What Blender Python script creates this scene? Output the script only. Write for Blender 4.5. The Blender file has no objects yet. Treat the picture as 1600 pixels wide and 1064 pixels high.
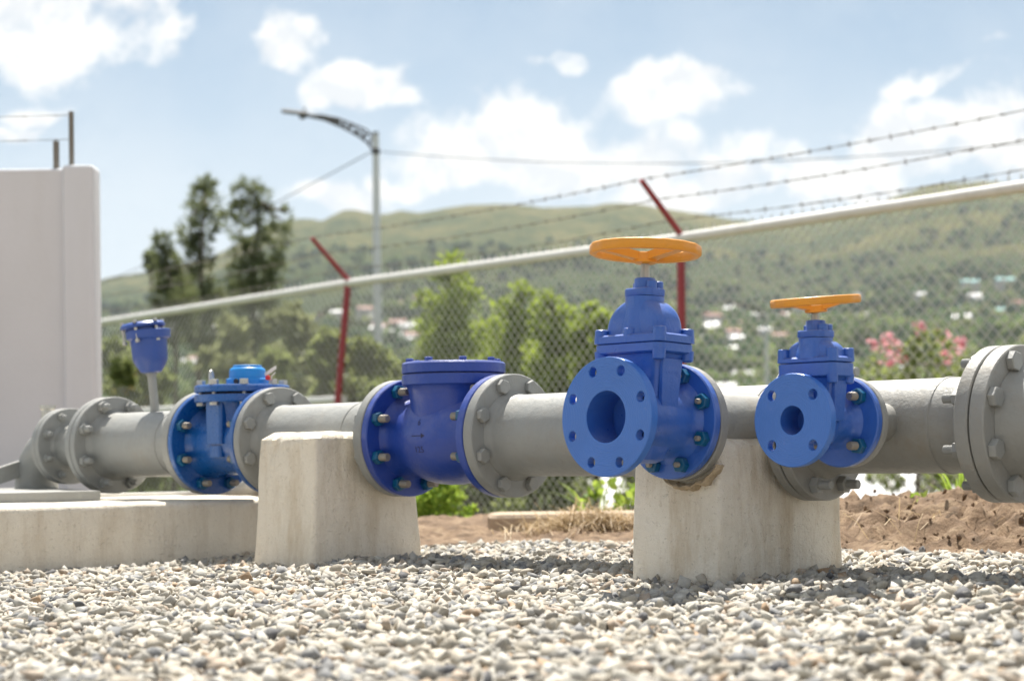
import bpy, bmesh, math, random
import numpy as np
from mathutils import Vector, Matrix, Euler, noise as mnoise

# ------------------------------------------------------------------ camera, sky, sun, exposure
S = bpy.context.scene
COL = S.collection
R = math.radians
CAMZ = 0.25
ROLL = R(0.6)
F = 2850.0
cam_d = bpy.data.cameras.new("camera")
cam = bpy.data.objects.new("camera", cam_d); COL.objects.link(cam)
cam.location = (0, 0, CAMZ)
cam.rotation_euler = (R(90), ROLL, 0)
cam_d.sensor_width = 36; cam_d.lens = 64.12
cam_d.shift_y = 186/1600
cam_d.clip_start = 0.05; cam_d.clip_end = 30000
cam_d.dof.use_dof = True; cam_d.dof.focus_distance = 3.65; cam_d.dof.aperture_fstop = 4.5
cam_d.dof.aperture_blades = 9
S.camera = cam

SUN_EL, SUN_AZ = R(62), R(-1.0)       # azimuth measured from +Y towards +X: the sun stands behind the scene
S.view_settings.view_transform = 'Standard'; S.view_settings.look = 'None'
S.view_settings.gamma = 1.0; S.view_settings.exposure = 1.05
S.cycles.use_denoising = True
S.cycles.max_bounces = 7; S.cycles.diffuse_bounces = 4; S.cycles.glossy_bounces = 3
S.cycles.transmission_bounces = 4; S.cycles.volume_bounces = 0; S.cycles.transparent_max_bounces = 6
S.cycles.caustics_reflective = False; S.cycles.caustics_refractive = False
S.cycles.sample_clamp_indirect = 6

def px(x, y, Y):
    "world point seen at photograph pixel (x, y) at depth Y"
    u, v = (x-800)/F*Y, (718-y)/F*Y
    c, s = math.cos(ROLL), math.sin(ROLL)
    return Vector((u*c+v*s, Y, CAMZ - u*s + v*c))

sun_d = bpy.data.lights.new("sun", 'SUN'); sun_d.energy = 4.9; sun_d.angle = R(0.53); sun_d.color = (1, .955, .88)
sun = bpy.data.objects.new("sun", sun_d); COL.objects.link(sun)
sdir = Vector((math.sin(SUN_AZ)*math.cos(SUN_EL), math.cos(SUN_AZ)*math.cos(SUN_EL), math.sin(SUN_EL)))
sun.rotation_euler = sdir.to_track_quat('Z', 'Y').to_euler()
sun.location = (0, 0, 30)

class NT:
    "tiny node-tree helper"
    def __init__(s, tree): s.t = tree; s.n = tree.nodes; s.l = tree.links
    def node(s, typ, **kw):
        nd = s.n.new(typ)
        ins = kw.pop('ins', {})
        for k, v in kw.items(): setattr(nd, k, v)
        for k, v in ins.items(): s.set(nd.inputs[k], v)
        return nd
    def set(s, sock, v):
        if isinstance(v, bpy.types.NodeSocket): s.l.new(v, sock)
        elif isinstance(v, bpy.types.Node): s.l.new(v.outputs[0], sock)
        else: sock.default_value = v
    def math(s, op, a, b=0.0, c=None, clamp=False):
        nd = s.n.new('ShaderNodeMath'); nd.operation = op; nd.use_clamp = clamp
        s.set(nd.inputs[0], a); s.set(nd.inputs[1], b)
        if c is not None: s.set(nd.inputs[2], c)
        return nd.outputs[0]
    def mix(s, fac, a, b, mode='MIX'):
        nd = s.n.new('ShaderNodeMix'); nd.data_type = 'RGBA'; nd.blend_type = mode
        s.set(nd.inputs[0], fac)
        for i, v in ((6, a), (7, b)):
            if isinstance(v, tuple) and len(v) == 3: v = (*v, 1)
            s.set(nd.inputs[i], v)
        return nd.outputs[2]
    def noise(s, vec, scale, detail=4, rough=.55, dist=0, out=0):
        nd = s.n.new('ShaderNodeTexNoise'); s.set(nd.inputs['Scale'], scale); s.set(nd.inputs['Detail'], detail)
        s.set(nd.inputs['Roughness'], rough); s.set(nd.inputs['Distortion'], dist)
        if vec is not None: s.set(nd.inputs['Vector'], vec)
        return nd.outputs[out]
    def ramp(s, fac, stops, interp='LINEAR'):
        nd = s.n.new('ShaderNodeValToRGB'); s.set(nd.inputs[0], fac); cr = nd.color_ramp; cr.interpolation = interp
        while len(cr.elements) < len(stops): cr.elements.new(0.5)
        for e, (p, c) in zip(cr.elements, stops):
            e.position = p
            e.color = (*c, 1) if isinstance(c, tuple) else (c, c, c, 1)
        return nd.outputs[0]
    def mapr(s, v, a, b, c=0.0, d=1.0, smooth=False):
        nd = s.n.new('ShaderNodeMapRange'); nd.interpolation_type = 'SMOOTHSTEP' if smooth else 'LINEAR'
        s.set(nd.inputs[0], v)
        for i, q in enumerate((a, b, c, d)): s.set(nd.inputs[i+1], q)
        return nd.outputs[0]
    def scalevec(s, vec, sc, loc=(0, 0, 0)):
        nd = s.n.new('ShaderNodeMapping'); s.set(nd.inputs[0], vec); nd.inputs['Scale'].default_value = sc
        nd.inputs['Location'].default_value = loc
        return nd.outputs[0]

W = bpy.data.worlds.new("World"); S.world = W; W.use_nodes = True
w = NT(W.node_tree); w.n.clear()
sky = w.node('ShaderNodeTexSky', sky_type='NISHITA', sun_disc=False, sun_elevation=SUN_EL, sun_rotation=SUN_AZ,
             altitude=1500, air_density=1.0, dust_density=1.6, ozone_density=1.2)
SKY_ST = 0.052
gen = w.node('ShaderNodeTexCoord').outputs['Generated']
sep = w.node('ShaderNodeSeparateXYZ', ins={0: gen})
gy = w.math('MAXIMUM', sep.outputs[1], 0.05)
kx, kz = w.math('DIVIDE', sep.outputs[0], gy), w.math('DIVIDE', sep.outputs[2], gy)
comb = w.node('ShaderNodeCombineXYZ', ins={0: kx, 1: kz, 2: 0.0}).outputs[0]
warp = w.noise(comb, 9, 5, .55, out=1)
warpc = w.node('ShaderNodeVectorMath', operation='SUBTRACT', ins={0: warp, 1: (.5, .5, .5)}).outputs[0]
warps = w.node('ShaderNodeVectorMath', operation='SCALE', ins={0: warpc, 'Scale': .075}).outputs[0]
cw = w.node('ShaderNodeVectorMath', operation='ADD', ins={0: comb, 1: warps}).outputs[0]
sw = w.node('ShaderNodeSeparateXYZ', ins={0: cw})
# bank positions of the clouds: tangent-plane directions (x, z) with half sizes and weight
clouds = [(95, 25, 200, 85, 1), (450, 42, 48, 52, 1.), (395, 85, 30, 18, .5), (560, 135, 95, 30, .95), (790, 215, 165, 72, 1), (700, 262, 95, 40, .9), (930, 255, 140, 62, 1), (1070, 128, 145, 42, 1),
          (875, 100, 42, 20, .8), (1180, 235, 95, 36, .8), (1470, 108, 75, 22, .9), (1555, 60, 40, 12, .4), (1480, 215, 175, 75, 1), (1330, 275, 150, 50, .9),
          (1120, 300, 200, 42, .95), (620, 300, 60, 20, .6), (500, 325, 95, 26, .95), (90, 195, 60, 18, .55), (40, 235, 60, 18, .6), (700, 150, 50, 20, .45)]
total = None
for cx_, cy_, rx, ry, wt in clouds:
    p = px(cx_, cy_, 1.0)
    dx = w.math('MULTIPLY', w.math('SUBTRACT', sw.outputs[0], p.x), F/rx)
    dz = w.math('MULTIPLY', w.math('SUBTRACT', sw.outputs[1], p.z-CAMZ), F/ry)
    d2 = w.math('ADD', w.math('MULTIPLY', dx, dx), w.math('MULTIPLY', dz, dz))
    m = w.math('MULTIPLY', w.math('SUBTRACT', 1.55, w.math('SQRT', d2), clamp=True), wt)
    total = m if total is None else w.math('MAXIMUM', total, m)
det = w.noise(comb, 17, 9, .60, .2)
up = w.node('ShaderNodeVectorMath', operation='ADD', ins={0: comb, 1: (0, .010, 0)}).outputs[0]
det_up = w.noise(up, 17, 9, .60, .2)
det2 = w.noise(comb, 11, 6, .5)
gn = w.noise(gen, 2.6, 7, .55, .3)
front = w.mapr(sep.outputs[1], .2, .8)
inner = w.math('MULTIPLY', front, w.mapr(kz, .9, .5))
det3 = w.noise(comb, 70, 6, .6)
dens_in = w.math('ADD', w.math('MULTIPLY', total, 1.15), w.math('MULTIPLY', w.math('SUBTRACT', det, .5), 3.6))
dens_in = w.math('ADD', dens_in, w.math('MULTIPLY', w.math('SUBTRACT', det3, .5), .35))
dens_in = w.math('SUBTRACT', dens_in, .52)
dens_out = w.math('MULTIPLY', w.math('SUBTRACT', gn, .46), 4.0)
inframe = w.math('MULTIPLY', w.mapr(w.math('ABSOLUTE', kx), .30, .42, 1, 0), w.mapr(kz, .26, .36, 1, 0))
dens = w.math('ADD', w.math('MULTIPLY', dens_in, w.math('MULTIPLY', inframe, front)), w.math('MULTIPLY', dens_out, w.math('SUBTRACT', 1.0, w.math('MULTIPLY', inframe, front))))
cf = w.mapr(dens, -.14, .60, 0, 1, smooth=True)
thin = w.mapr(det2, .35, .75, .0, .22)
cf = w.math('MAXIMUM', cf, thin)
low = w.mapr(kz, .03, .27, .85, 0.0, smooth=True)          # pale air above the hills
emb = w.math('ADD', w.math('SUBTRACT', det, det_up), w.math('MULTIPLY', w.math('SUBTRACT', .62, dens), .05))
shade = w.mapr(emb, -.06, .045, .0, 1.0, smooth=True)
ccol = w.mix(shade, (.82, .85, .88), (1.03, 1.025, 1.0))
cloud_s = w.node('ShaderNodeVectorMath', operation='SCALE', ins={0: ccol, 'Scale': w.mapr(sep.outputs[1], .5, -.3, .50, .56)}).outputs[0]
sky_s = w.node('ShaderNodeVectorMath', operation='SCALE', ins={0: sky.outputs[0], 'Scale': SKY_ST}).outputs[0]
sky_s = w.node('ShaderNodeHueSaturation', ins={'Saturation': .74, 'Color': sky_s}).outputs[0]
sky_s = w.mix(1.0, sky_s, (.86, .975, .975), 'MULTIPLY')
sky_s = w.mix(low, sky_s, (.385, .41, .435))
final = w.mix(cf, sky_s, cloud_s)
bg = w.node('ShaderNodeBackground', ins={'Color': final, 'Strength': 1.0})
w.l.new(bg.outputs[0], w.node('ShaderNodeOutputWorld').inputs[0])

# ------------------------------------------------------------------ materials
def new_mat(name):
    m = bpy.data.materials.new(name); m.use_nodes = True
    t = NT(m.node_tree); t.n.clear()
    out = t.node('ShaderNodeOutputMaterial'); b = t.node('ShaderNodeBsdfPrincipled')
    t.l.new(b.outputs[0], out.inputs[0])
    return m, t, b, out
def bump(t, b, h, strength, dist):
    nd = t.node('ShaderNodeBump', ins={'Strength': strength, 'Distance': dist, 'Height': h}); t.l.new(nd.outputs[0], b.inputs['Normal'])

def paint(name, col, rough=.4, dirt=.25, dirtcol=(.30, .24, .17), bscale=60, bdist=.0006, wear=0.0, wearcol=(.45, .42, .38), coat=0.0, streak=False, grooves=False, wear_scale=35, dust=0.0):
    m, t, b, out = new_mat(name)
    oc = t.node('ShaderNodeTexCoord').outputs['Object']
    n1 = t.noise(oc, 9, 6, .6); n2 = t.noise(oc, 70, 5, .65)
    c = t.mix(t.mapr(n1, .3, .7, .0, .5), tuple(x*.86 for x in col), tuple(min(1, x*1.12) for x in col))
    d = t.math('MULTIPLY', t.mapr(t.noise(oc, 16, 8, .7), .52, .78), dirt)
    c = t.mix(d, c, dirtcol)
    if wear:
        wf = t.math('MULTIPLY', t.mapr(t.noise(oc, wear_scale, 9, .75), .63, .67), wear)
        c = t.mix(wf, c, wearcol)
    if dust:
        nz_ = t.node('ShaderNodeSeparateXYZ', ins={0: t.node('ShaderNodeNewGeometry').outputs['Normal']}).outputs[2]
        du = t.math('MULTIPLY', t.mapr(t.math('ADD', nz_, t.math('MULTIPLY', t.math('SUBTRACT', t.noise(oc, 24, 7, .7), .5), 1.6)), .25, 1.3), dust)
        c = t.mix(du, c, (.50, .46, .39))
        rn = t.noise(t.scalevec(oc, (60, 60, 9)), 1.0, 6, .7)
        c = t.mix(t.math('MULTIPLY', t.mapr(rn, .56, .74), dust*.8), c, tuple(x*.45+.03 for x in col))
    t.set(b.inputs['Base Color'], c)
    t.set(b.inputs['Roughness'], t.mapr(n2, .3, .7, rough-.08, rough+.14))
    b.inputs['Coat Weight'].default_value = coat; b.inputs['Coat Roughness'].default_value = .15
    h = t.math('ADD', t.math('MULTIPLY', t.noise(oc, bscale, 5, .6), 1.0), t.math('MULTIPLY', t.noise(oc, bscale*5, 3, .6), .25))
    if grooves:
        s = t.node('ShaderNodeSeparateXYZ', ins={0: oc})
        r = t.math('SQRT', t.math('ADD', t.math('POWER', s.outputs[1], 2.0), t.math('POWER', s.outputs[2], 2.0)))
        g = t.math('SINE', t.math('MULTIPLY', r, 2*math.pi/.0042))
        h = t.math('ADD', t.math('MULTIPLY', h, .5), t.math('MULTIPLY', g, .32))
    bump(t, b, h, .8, bdist)
    return m

M = {}
GREY = (.305, .312, .302)
M['grey'] = paint('grey_paint', GREY, .42, .45, (.26, .22, .17), 45, .0022, .12, (.50, .49, .46), wear_scale=18, dust=.25)
M['grey_rough'] = paint('grey_thick_paint', (.305, .305, .288), .48, .55, (.27, .22, .16), 30, .0035, .25, (.55, .54, .5), wear_scale=22, dust=.3)
M['gate_blue'] = paint('gate_valve_blue', (.034, .128, .50), .34, .16, (.12, .17, .33), 70, .0016, .22, (.22, .30, .55), coat=.25, dust=.22)
M['gate_face'] = paint('gate_flange_blue', (.046, .172, .58), .40, .12, (.12, .17, .33), 40, .0007, .25, (.22, .30, .55), coat=.2, grooves=True)
M['check_blue'] = paint('check_valve_blue', (.018, .062, .36), .36, .3, (.12, .12, .25), 70, .0016, .3, (.16, .18, .34), coat=.2, dust=.25)
M['meter_blue'] = paint('meter_blue', (.006, .095, .36), .28, .12, (.08, .16, .3), 40, .0010, .15, (.1, .25, .45), coat=.3, dust=.15)
M['air_blue'] = paint('air_valve_blue', (.035, .085, .33), .35, .1, (.1, .14, .25), 50, .0006)
M['register'] = paint('register_plastic', (.012, .27, .72), .35, .05, (.1, .2, .4), 80, .0002)
M['check_cast'] = paint('check_valve_cast_marks', (.012, .014, .07), .6, .3, (.10, .08, .07))
M['teal'] = paint('teal_nut', (.0, .10, .22), .35, .35, (.18, .12, .07), 90, .0006, .2, (.2, .22, .22))
M['orange'] = paint('orange_paint', (.82, .34, .025), .42, .35, (.42, .20, .06), 60, .0016, .3, (.85, .50, .25), coat=.1, wear_scale=50, dust=.15)
M['red'] = paint('red_post_paint', (.33, .035, .045), .45, .35, (.12, .05, .04), 50, .0008)
M['rust_bolt'] = paint('zinc_bolt', (.32, .29, .25), .45, .8, (.20, .12, .06), 120, .0008)
M['zinc'] = paint('bright_zinc', (.55, .54, .50), .35, .25, (.3, .25, .2), 120, .0004)
M['galv'] = paint('galvanised_tube', (.80, .79, .76), .5, .35, (.40, .34, .26), 25, .0006)
M['wire'] = paint('galvanised_wire', (.80, .77, .70), .32, .15, (.22, .16, .10), 80, .0002)
M['bwire'] = paint('barbed_wire_metal', (.20, .18, .15), .55, .5, (.16, .10, .06), 80, .0002)
M['lamp_metal'] = paint('lamp_pole_grey', (.74, .745, .74), .5, .2, (.25, .24, .22), 10, .0005)
M['lamp_dark'] = paint('lamp_dark_metal', (.10, .09, .085), .5, .2, (.1, .09, .08), 10, .0005)
M['cable'] = paint('cable_black', (.06, .06, .06), .6, 0)
M['dark_rubber'] = paint('dark_rubber', (.03, .03, .035), .6, .2)
for k in ('zinc', 'galv', 'rust_bolt', 'wire'):
    for nd in M[k].node_tree.nodes:
        if nd.type == 'BSDF_PRINCIPLED': nd.inputs['Metallic'].default_value = {'zinc': .7, 'galv': .0, 'rust_bolt': .45, 'wire': .6}[k]
m, t, b, out = new_mat('stem_steel'); b.inputs['Base Color'].default_value = (.36, .33, .28, 1); b.inputs['Metallic'].default_value = .9; b.inputs['Roughness'].default_value = .3; M['steel'] = m
m, t, b, out = new_mat('red_seal'); b.inputs['Base Color'].default_value = (.7, .03, .03, 1); M['seal_red'] = m
m, t, b, out = new_mat('white_tag'); b.inputs['Base Color'].default_value = (.75, .73, .68, 1); M['white_tag'] = m

def concrete(name, c1, c2, stain, pit=.6):
    m, t, b, out = new_mat(name)
    oc = t.node('ShaderNodeTexCoord').outputs['Object']
    n = t.noise(oc, 6, 7, .65)
    c = t.mix(t.mapr(n, .35, .65), c1, c2)
    st = t.noise(t.scalevec(oc, (16, 16, 3.2)), 1.0, 9, .72)
    c = t.mix(t.math('MULTIPLY', t.mapr(st, .48, .72), .75), c, stain)
    sp = t.noise(oc, 190, 3, .6)
    c = t.mix(t.math('MULTIPLY', t.mapr(sp, .63, .72), .45), c, tuple(x*.42 for x in stain))
    gr = t.noise(oc, 420, 2, .6)
    c = t.mix(t.mapr(gr, .3, .7, 0, .25), c, tuple(x*.62 for x in c1))
    t.set(b.inputs['Base Color'], c); b.inputs['Roughness'].default_value = .88
    pit = t.mapr(t.noise(oc, 95, 3, .55), .28, .40)
    h = t.math('ADD', t.math('MULTIPLY', t.noise(oc, 28, 7, .7), 1.0), t.math('ADD', t.math('MULTIPLY', t.noise(oc, 230, 4, .6), .35), t.math('MULTIPLY', pit, .3)))
    bump(t, b, h, 1.0, .006)
    return m
M['concrete'] = concrete('cast_concrete', (.90, .82, .69), (.82, .745, .62), (.58, .46, .31))
M['concrete_stained'] = concrete('stained_concrete', (.86, .81, .71), (.74, .68, .57), (.46, .34, .20))
M['plinth'] = concrete('plinth_concrete', (.86, .79, .67), (.78, .71, .60), (.58, .48, .36))
M['kerb'] = concrete('kerb_concrete', (.46, .36, .26), (.40, .31, .22), (.3, .2, .12))
M['mortar'] = concrete('brown_mortar', (.42, .32, .20), (.58, .48, .34), (.16, .11, .07))

m, t, b, out = new_mat('white_render'); oc = t.node('ShaderNodeTexCoord').outputs['Object']
c = t.mix(t.mapr(t.noise(oc, 1.5, 6, .6), .35, .7), (.71, .715, .75), (.67, .675, .70))
c = t.mix(t.math('MULTIPLY', t.mapr(t.noise(t.scalevec(oc, (3, 3, .5)), 1, 5, .6), .5, .75), .25), c, (.5, .48, .45))
t.set(b.inputs['Base Color'], c); b.inputs['Roughness'].default_value = .8
bump(t, b, t.noise(oc, 40, 6, .6), .5, .003); M['white_wall'] = m

# gravel
m, t, b, out = new_mat('gravel_stone')
geo = t.node('ShaderNodeNewGeometry'); ri = geo.outputs['Random Per Island']
c = t.ramp(ri, [(0, (.58, .51, .40)), (.14, (.64, .60, .52)), (.30, (.42, .385, .33)), (.42, (.62, .54, .42)), (.55, (.54, .42, .31)), (.63, (.72, .67, .56)),
                (.72, (.27, .27, .27)), (.82, (.58, .52, .43)), (.90, (.48, .45, .40)), (.94, (.13, .13, .14)), (.98, (.46, .30, .17))], 'CONSTANT')
oc = t.node('ShaderNodeTexCoord').outputs['Object']
c = t.mix(1.0, c, (.715, .73, .75), 'MULTIPLY')
c = t.mix(t.mapr(t.noise(oc, 160, 5, .65), .3, .7, 0, .6), c, t.mix(.5, c, (.24, .22, .19)))
c = t.mix(t.math('MULTIPLY', t.mapr(t.noise(oc, 60, 4, .6), .5, .7), .4), c, (.66, .63, .56))
t.set(b.inputs['Base Color'], c); b.inputs['Roughness'].default_value = .85
bump(t, b, t.noise(oc, 260, 4, .6), .6, .002); M['stone'] = m

m, t, b, out = new_mat('ground_mix')
oc = t.node('ShaderNodeNewGeometry').outputs['Position']; s = t.node('ShaderNodeSeparateXYZ', ins={0: oc})
n = t.noise(oc, 30, 8, .7)
soil = t.ramp(n, [(.3, (.13, .085, .05)), (.5, (.25, .165, .10)), (.7, (.36, .26, .17))])
grass = t.ramp(t.noise(oc, 3, 9, .7), [(.3, (.045, .065, .022)), (.5, (.10, .12, .045)), (.7, (.20, .18, .08))])
dist = t.math('SQRT', t.math('ADD', t.math('POWER', s.outputs[0], 2.0), t.math('POWER', s.outputs[1], 2.0)))
c = t.mix(t.mapr(t.math('ADD', dist, t.math('MULTIPLY', t.noise(oc, .8, 4), 6)), 11, 17), soil, grass)
t.set(b.inputs['Base Color'], c); b.inputs['Roughness'].default_value = .95
bump(t, b, t.noise(oc, 24, 8, .7), 1.0, .03); M['ground'] = m

m, t, b, out = new_mat('hillside')
oc = t.node('ShaderNodeNewGeometry').outputs['Position']; s = t.node('ShaderNodeSeparateXYZ', ins={0: oc})
big = t.noise(oc, .0045, 8, .62); mid = t.noise(oc, .03, 7, .65); fine = t.noise(oc, .16, 4, .7)
gcol = t.ramp(t.math('ADD', t.math('MULTIPLY', big, .5), t.math('MULTIPLY', mid, .5)), [(.38, (.050, .072, .024)), (.48, (.110, .120, .040)), (.60, (.205, .180, .070))])
tcol = t.ramp(fine, [(.32, (.030, .052, .026)), (.5, (.058, .085, .036)), (.68, (.11, .13, .05))])
hh = t.math('ADD', s.outputs[2], t.math('MULTIPLY', t.math('SUBTRACT', big, .5), 520))
hh = t.math('ADD', hh, t.math('MULTIPLY', t.math('SUBTRACT', mid, .5), 260))
pch = t.mapr(t.noise(oc, .011, 8, .68), .44, .54, smooth=True)
c = t.mix(t.math('MAXIMUM', t.mapr(hh, 190, 430, smooth=True), t.math('MULTIPLY', pch, .40)), tcol, gcol)
t.set(b.inputs['Base Color'], c); b.inputs['Roughness'].default_value = 1; b.inputs['Specular IOR Level'].default_value = 0.0
bump(t, b, t.math('ADD', t.math('MULTIPLY', mid, 1.0), t.math('MULTIPLY', fine, .35)), 1.0, 22); M['hill'] = m

m, t, b, out = new_mat('soil_clods')
oc = t.node('ShaderNodeTexCoord').outputs['Object']
c = t.ramp(t.noise(oc, 14, 9, .72), [(.32, (.08, .052, .030)), (.48, (.19, .122, .072)), (.60, (.28, .195, .12)), (.75, (.42, .32, .21))])
t.set(b.inputs['Base Color'], c); b.inputs['Roughness'].default_value = .95
bump(t, b, t.noise(oc, 55, 8, .7), 1.0, .012); M['soil'] = m

def leafmat(name, c1, c2, c3, trans=.45):
    m = bpy.data.materials.new(name); m.use_nodes = True; t = NT(m.node_tree); t.n.clear()
    out = t.node('ShaderNodeOutputMaterial')
    ri = t.node('ShaderNodeNewGeometry').outputs['Random Per Island']
    c = t.ramp(ri, [(0, c1), (.45, c2), (1, c3)])
    oc = t.node('ShaderNodeTexCoord').outputs['Object']
    c = t.mix(t.mapr(t.noise(oc, 2.2, 4, .6), .4, .65, 0, .55), c, c1)
    d = t.node('ShaderNodeBsdfPrincipled', ins={'Base Color': c, 'Roughness': .55, 'Specular IOR Level': .3})
    tr = t.node('ShaderNodeBsdfTranslucent', ins={'Color': t.mix(.5, c, tuple(min(1, q*1.5) for q in c3))})
    mx = t.node('ShaderNodeMixShader', ins={0: trans, 1: d.outputs[0], 2: tr.outputs[0]})
    t.l.new(mx.outputs[0], out.inputs[0]); return m
M['leaf_dark'] = leafmat('tall_tree_leaf', (.065, .085, .038), (.11, .135, .06), (.18, .20, .09), .5)
M['leaf_bright'] = leafmat('bright_shrub_leaf', (.12, .18, .03), (.23, .31, .045), (.36, .43, .08), .6)
M['leaf_mid'] = leafmat('mid_shrub_leaf', (.085, .115, .038), (.16, .20, .065), (.27, .30, .11), .55)
M['leaf_olive'] = leafmat('olive_tree_leaf', (.09, .115, .05), (.17, .195, .085), (.28, .29, .14), .55)
M['weed'] = leafmat('weed_leaf', (.09, .19, .02), (.20, .34, .04), (.36, .45, .08), .5)
M['straw'] = leafmat('dry_straw', (.28, .19, .09), (.42, .30, .16), (.60, .47, .28), .25)
M['pink'] = leafmat('pink_petal', (.60, .16, .24), (.78, .30, .36), (.90, .48, .50), .45)
M['yellow'] = leafmat('yellow_petal', (.75, .45, .03), (.85, .60, .06), (.9, .7, .2), .4)
def plain(name, col, rough=.8):
    m, t, b, out = new_mat(name)
    oc = t.node('ShaderNodeTexCoord').outputs['Object']
    c = t.mix(t.mapr(t.noise(oc, 2.5, 5, .6), .3, .7, 0, .45), col, tuple(x*.72 for x in col))
    t.set(b.inputs['Base Color'], c); b.inputs['Roughness'].default_value = rough; return m
M['bark'] = plain('bark', (.13, .10, .075))
M['roof_white'] = plain('white_sheet_roof', (.80, .80, .80), .5)
M['roof_pale'] = plain('pale_roof', (.50, .50, .50), .7)
M['roof_teal'] = plain('teal_sheet_roof', (.18, .42, .40), .5)
M['roof_grey'] = plain('grey_sheet_roof', (.45, .45, .47), .5)
M['roof_red'] = plain('red_tile_roof', (.30, .13, .10), .7)
M['house_wall'] = plain('house_wall', (.50, .48, .47))
M['shed_wall'] = plain('shed_wall', (.20, .14, .12))
M['window_dark'] = plain('dark_window', (.04, .05, .06), .3)

# ------------------------------------------------------------------ mesh helpers
def link(name, me, mat=None, parent=None, loc=(0, 0, 0), rot=(0, 0, 0)):
    o = bpy.data.objects.new(name, me); COL.objects.link(o)
    if mat is not None and me is not None and not me.materials: me.materials.append(mat)
    o.parent = parent; o.location = loc; o.rotation_euler = rot
    return o
def tag(o, label=None, cat=None, group=None, kind=None):
    if label: o['label'] = label
    if cat: o['category'] = cat
    if group: o['group'] = group
    if kind: o['kind'] = kind
    return o
def thing(name, label, cat, loc=(0, 0, 0), rot=(0, 0, 0), group=None):
    return tag(link(name, None, loc=loc, rot=rot), label, cat, group)

class MB:
    def __init__(s): s.v = []; s.f = []
    def add(s, v, f, T=None):
        b0 = len(s.v)
        s.v += [tuple(T @ Vector(p)) for p in v] if T is not None else [tuple(p) for p in v]
        s.f += [tuple(b0+i for i in q) for q in f]
        return s
    def lathe(s, prof, axis='x', seg=64, T=None, cap=(True, True)):
        "prof: (along, radius)"
        v, f = [], []
        for a, r in prof:
            for i in range(seg):
                th = 2*math.pi*i/seg; c, q = r*math.cos(th), r*math.sin(th)
                v.append((a, c, q) if axis == 'x' else (c, q, a))
        for j in range(len(prof)-1):
            for i in range(seg):
                k = (i+1) % seg
                f.append((j*seg+i, (j+1)*seg+i, (j+1)*seg+k, j*seg+k) if axis == 'x' else (j*seg+i, j*seg+k, (j+1)*seg+k, (j+1)*seg+i))
        if cap[0] and prof[0][1] > 1e-6: f.append(tuple(range(seg)) if axis == 'x' else tuple(reversed(range(seg))))
        n = (len(prof)-1)*seg
        if cap[1] and prof[-1][1] > 1e-6: f.append(tuple(reversed(range(n, n+seg))) if axis == 'x' else tuple(range(n, n+seg)))
        return s.add(v, f, T)
    def box(s, lo, hi, T=None):
        (a, b, c), (d, e, g) = lo, hi
        v = [(a, b, c), (d, b, c), (d, e, c), (a, e, c), (a, b, g), (d, b, g), (d, e, g), (a, e, g)]
        return s.add(v, [(0, 3, 2, 1), (4, 5, 6, 7), (0, 1, 5, 4), (1, 2, 6, 5), (2, 3, 7, 6), (3, 0, 4, 7)], T)
    def tube(s, pts, r, seg=10, T=None, cap=True):
        pts = [Vector(p) for p in pts]; rr = r if isinstance(r, (list, tuple)) else [r]*len(pts)
        v, f = [], []; up = None
        for i, p in enumerate(pts):
            d = (pts[min(i+1, len(pts)-1)]-pts[max(i-1, 0)]).normalized()
            if up is None: up = Vector((0, 0, 1)) if abs(d.z) < .9 else Vector((1, 0, 0))
            a = d.cross(up).normalized(); up = a.cross(d).normalized()
            for k in range(seg):
                th = 2*math.pi*k/seg
                v.append(p + (a*math.cos(th)+up*math.sin(th))*rr[i])
        for i in range(len(pts)-1):
            for k in range(seg):
                q = (k+1) % seg; f.append((i*seg+k, i*seg+q, (i+1)*seg+q, (i+1)*seg+k))
        if cap: f.append(tuple(reversed(range(seg)))); n = (len(pts)-1)*seg; f.append(tuple(range(n, n+seg)))
        return s.add(v, f, T)
    def loft(s, rings, cap=True, T=None):
        n = len(rings[0]); v = [p for r in rings for p in r]; f = []
        for j in range(len(rings)-1):
            for i in range(n):
                k = (i+1) % n; f.append((j*n+i, j*n+k, (j+1)*n+k, (j+1)*n+i))
        if cap: f.append(tuple(reversed(range(n)))); q = (len(rings)-1)*n; f.append(tuple(range(q, q+n)))
        return s.add(v, f, T)
    def hexa(s, x0, h, af, T=None, cham=.0015, seg=6):
        r = af/math.sqrt(3)
        return s.lathe([(x0, r), (x0+h-cham, r), (x0+h, r-cham*1.4)] if h > 0 else [(x0+h, r-cham*1.4), (x0+h+cham, r), (x0, r)], 'x', 6, T)
    def mesh(s, name, smooth=32):
        me = bpy.data.meshes.new(name); me.from_pydata(s.v, [], s.f); me.validate()
        bm = bmesh.new(); bm.from_mesh(me); bmesh.ops.recalc_face_normals(bm, faces=bm.faces); bm.to_mesh(me); bm.free()
        if smooth:
            me.polygons.foreach_set('use_smooth', [True]*len(me.polygons)); me.set_sharp_from_angle(angle=R(smooth))
        return me
    def build(s, name, mat, parent=None, smooth=32, bevel=0, **kw):
        o = link(name, s.mesh(name, smooth), mat, parent, **kw)
        if bevel:
            b = o.modifiers.new('bevel', 'BEVEL'); b.width = bevel; b.segments = 2; b.limit_method = 'ANGLE'; b.angle_limit = R(40)
        return o
def rrect(a, b, r, z, n=6, cx=0, cy=0):
    "rounded rectangle ring, half sizes a, b"
    r = min(r, a*.999, b*.999); out = []
    for q, (sx, sy) in enumerate(((1, 1), (-1, 1), (-1, -1), (1, -1))):
        for i in range(n+1):
            th = math.pi/2*(q + i/n); out.append((cx+sx*(a-r)+r*math.cos(th), cy+sy*(b-r)+r*math.sin(th), z))
    return out
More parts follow.
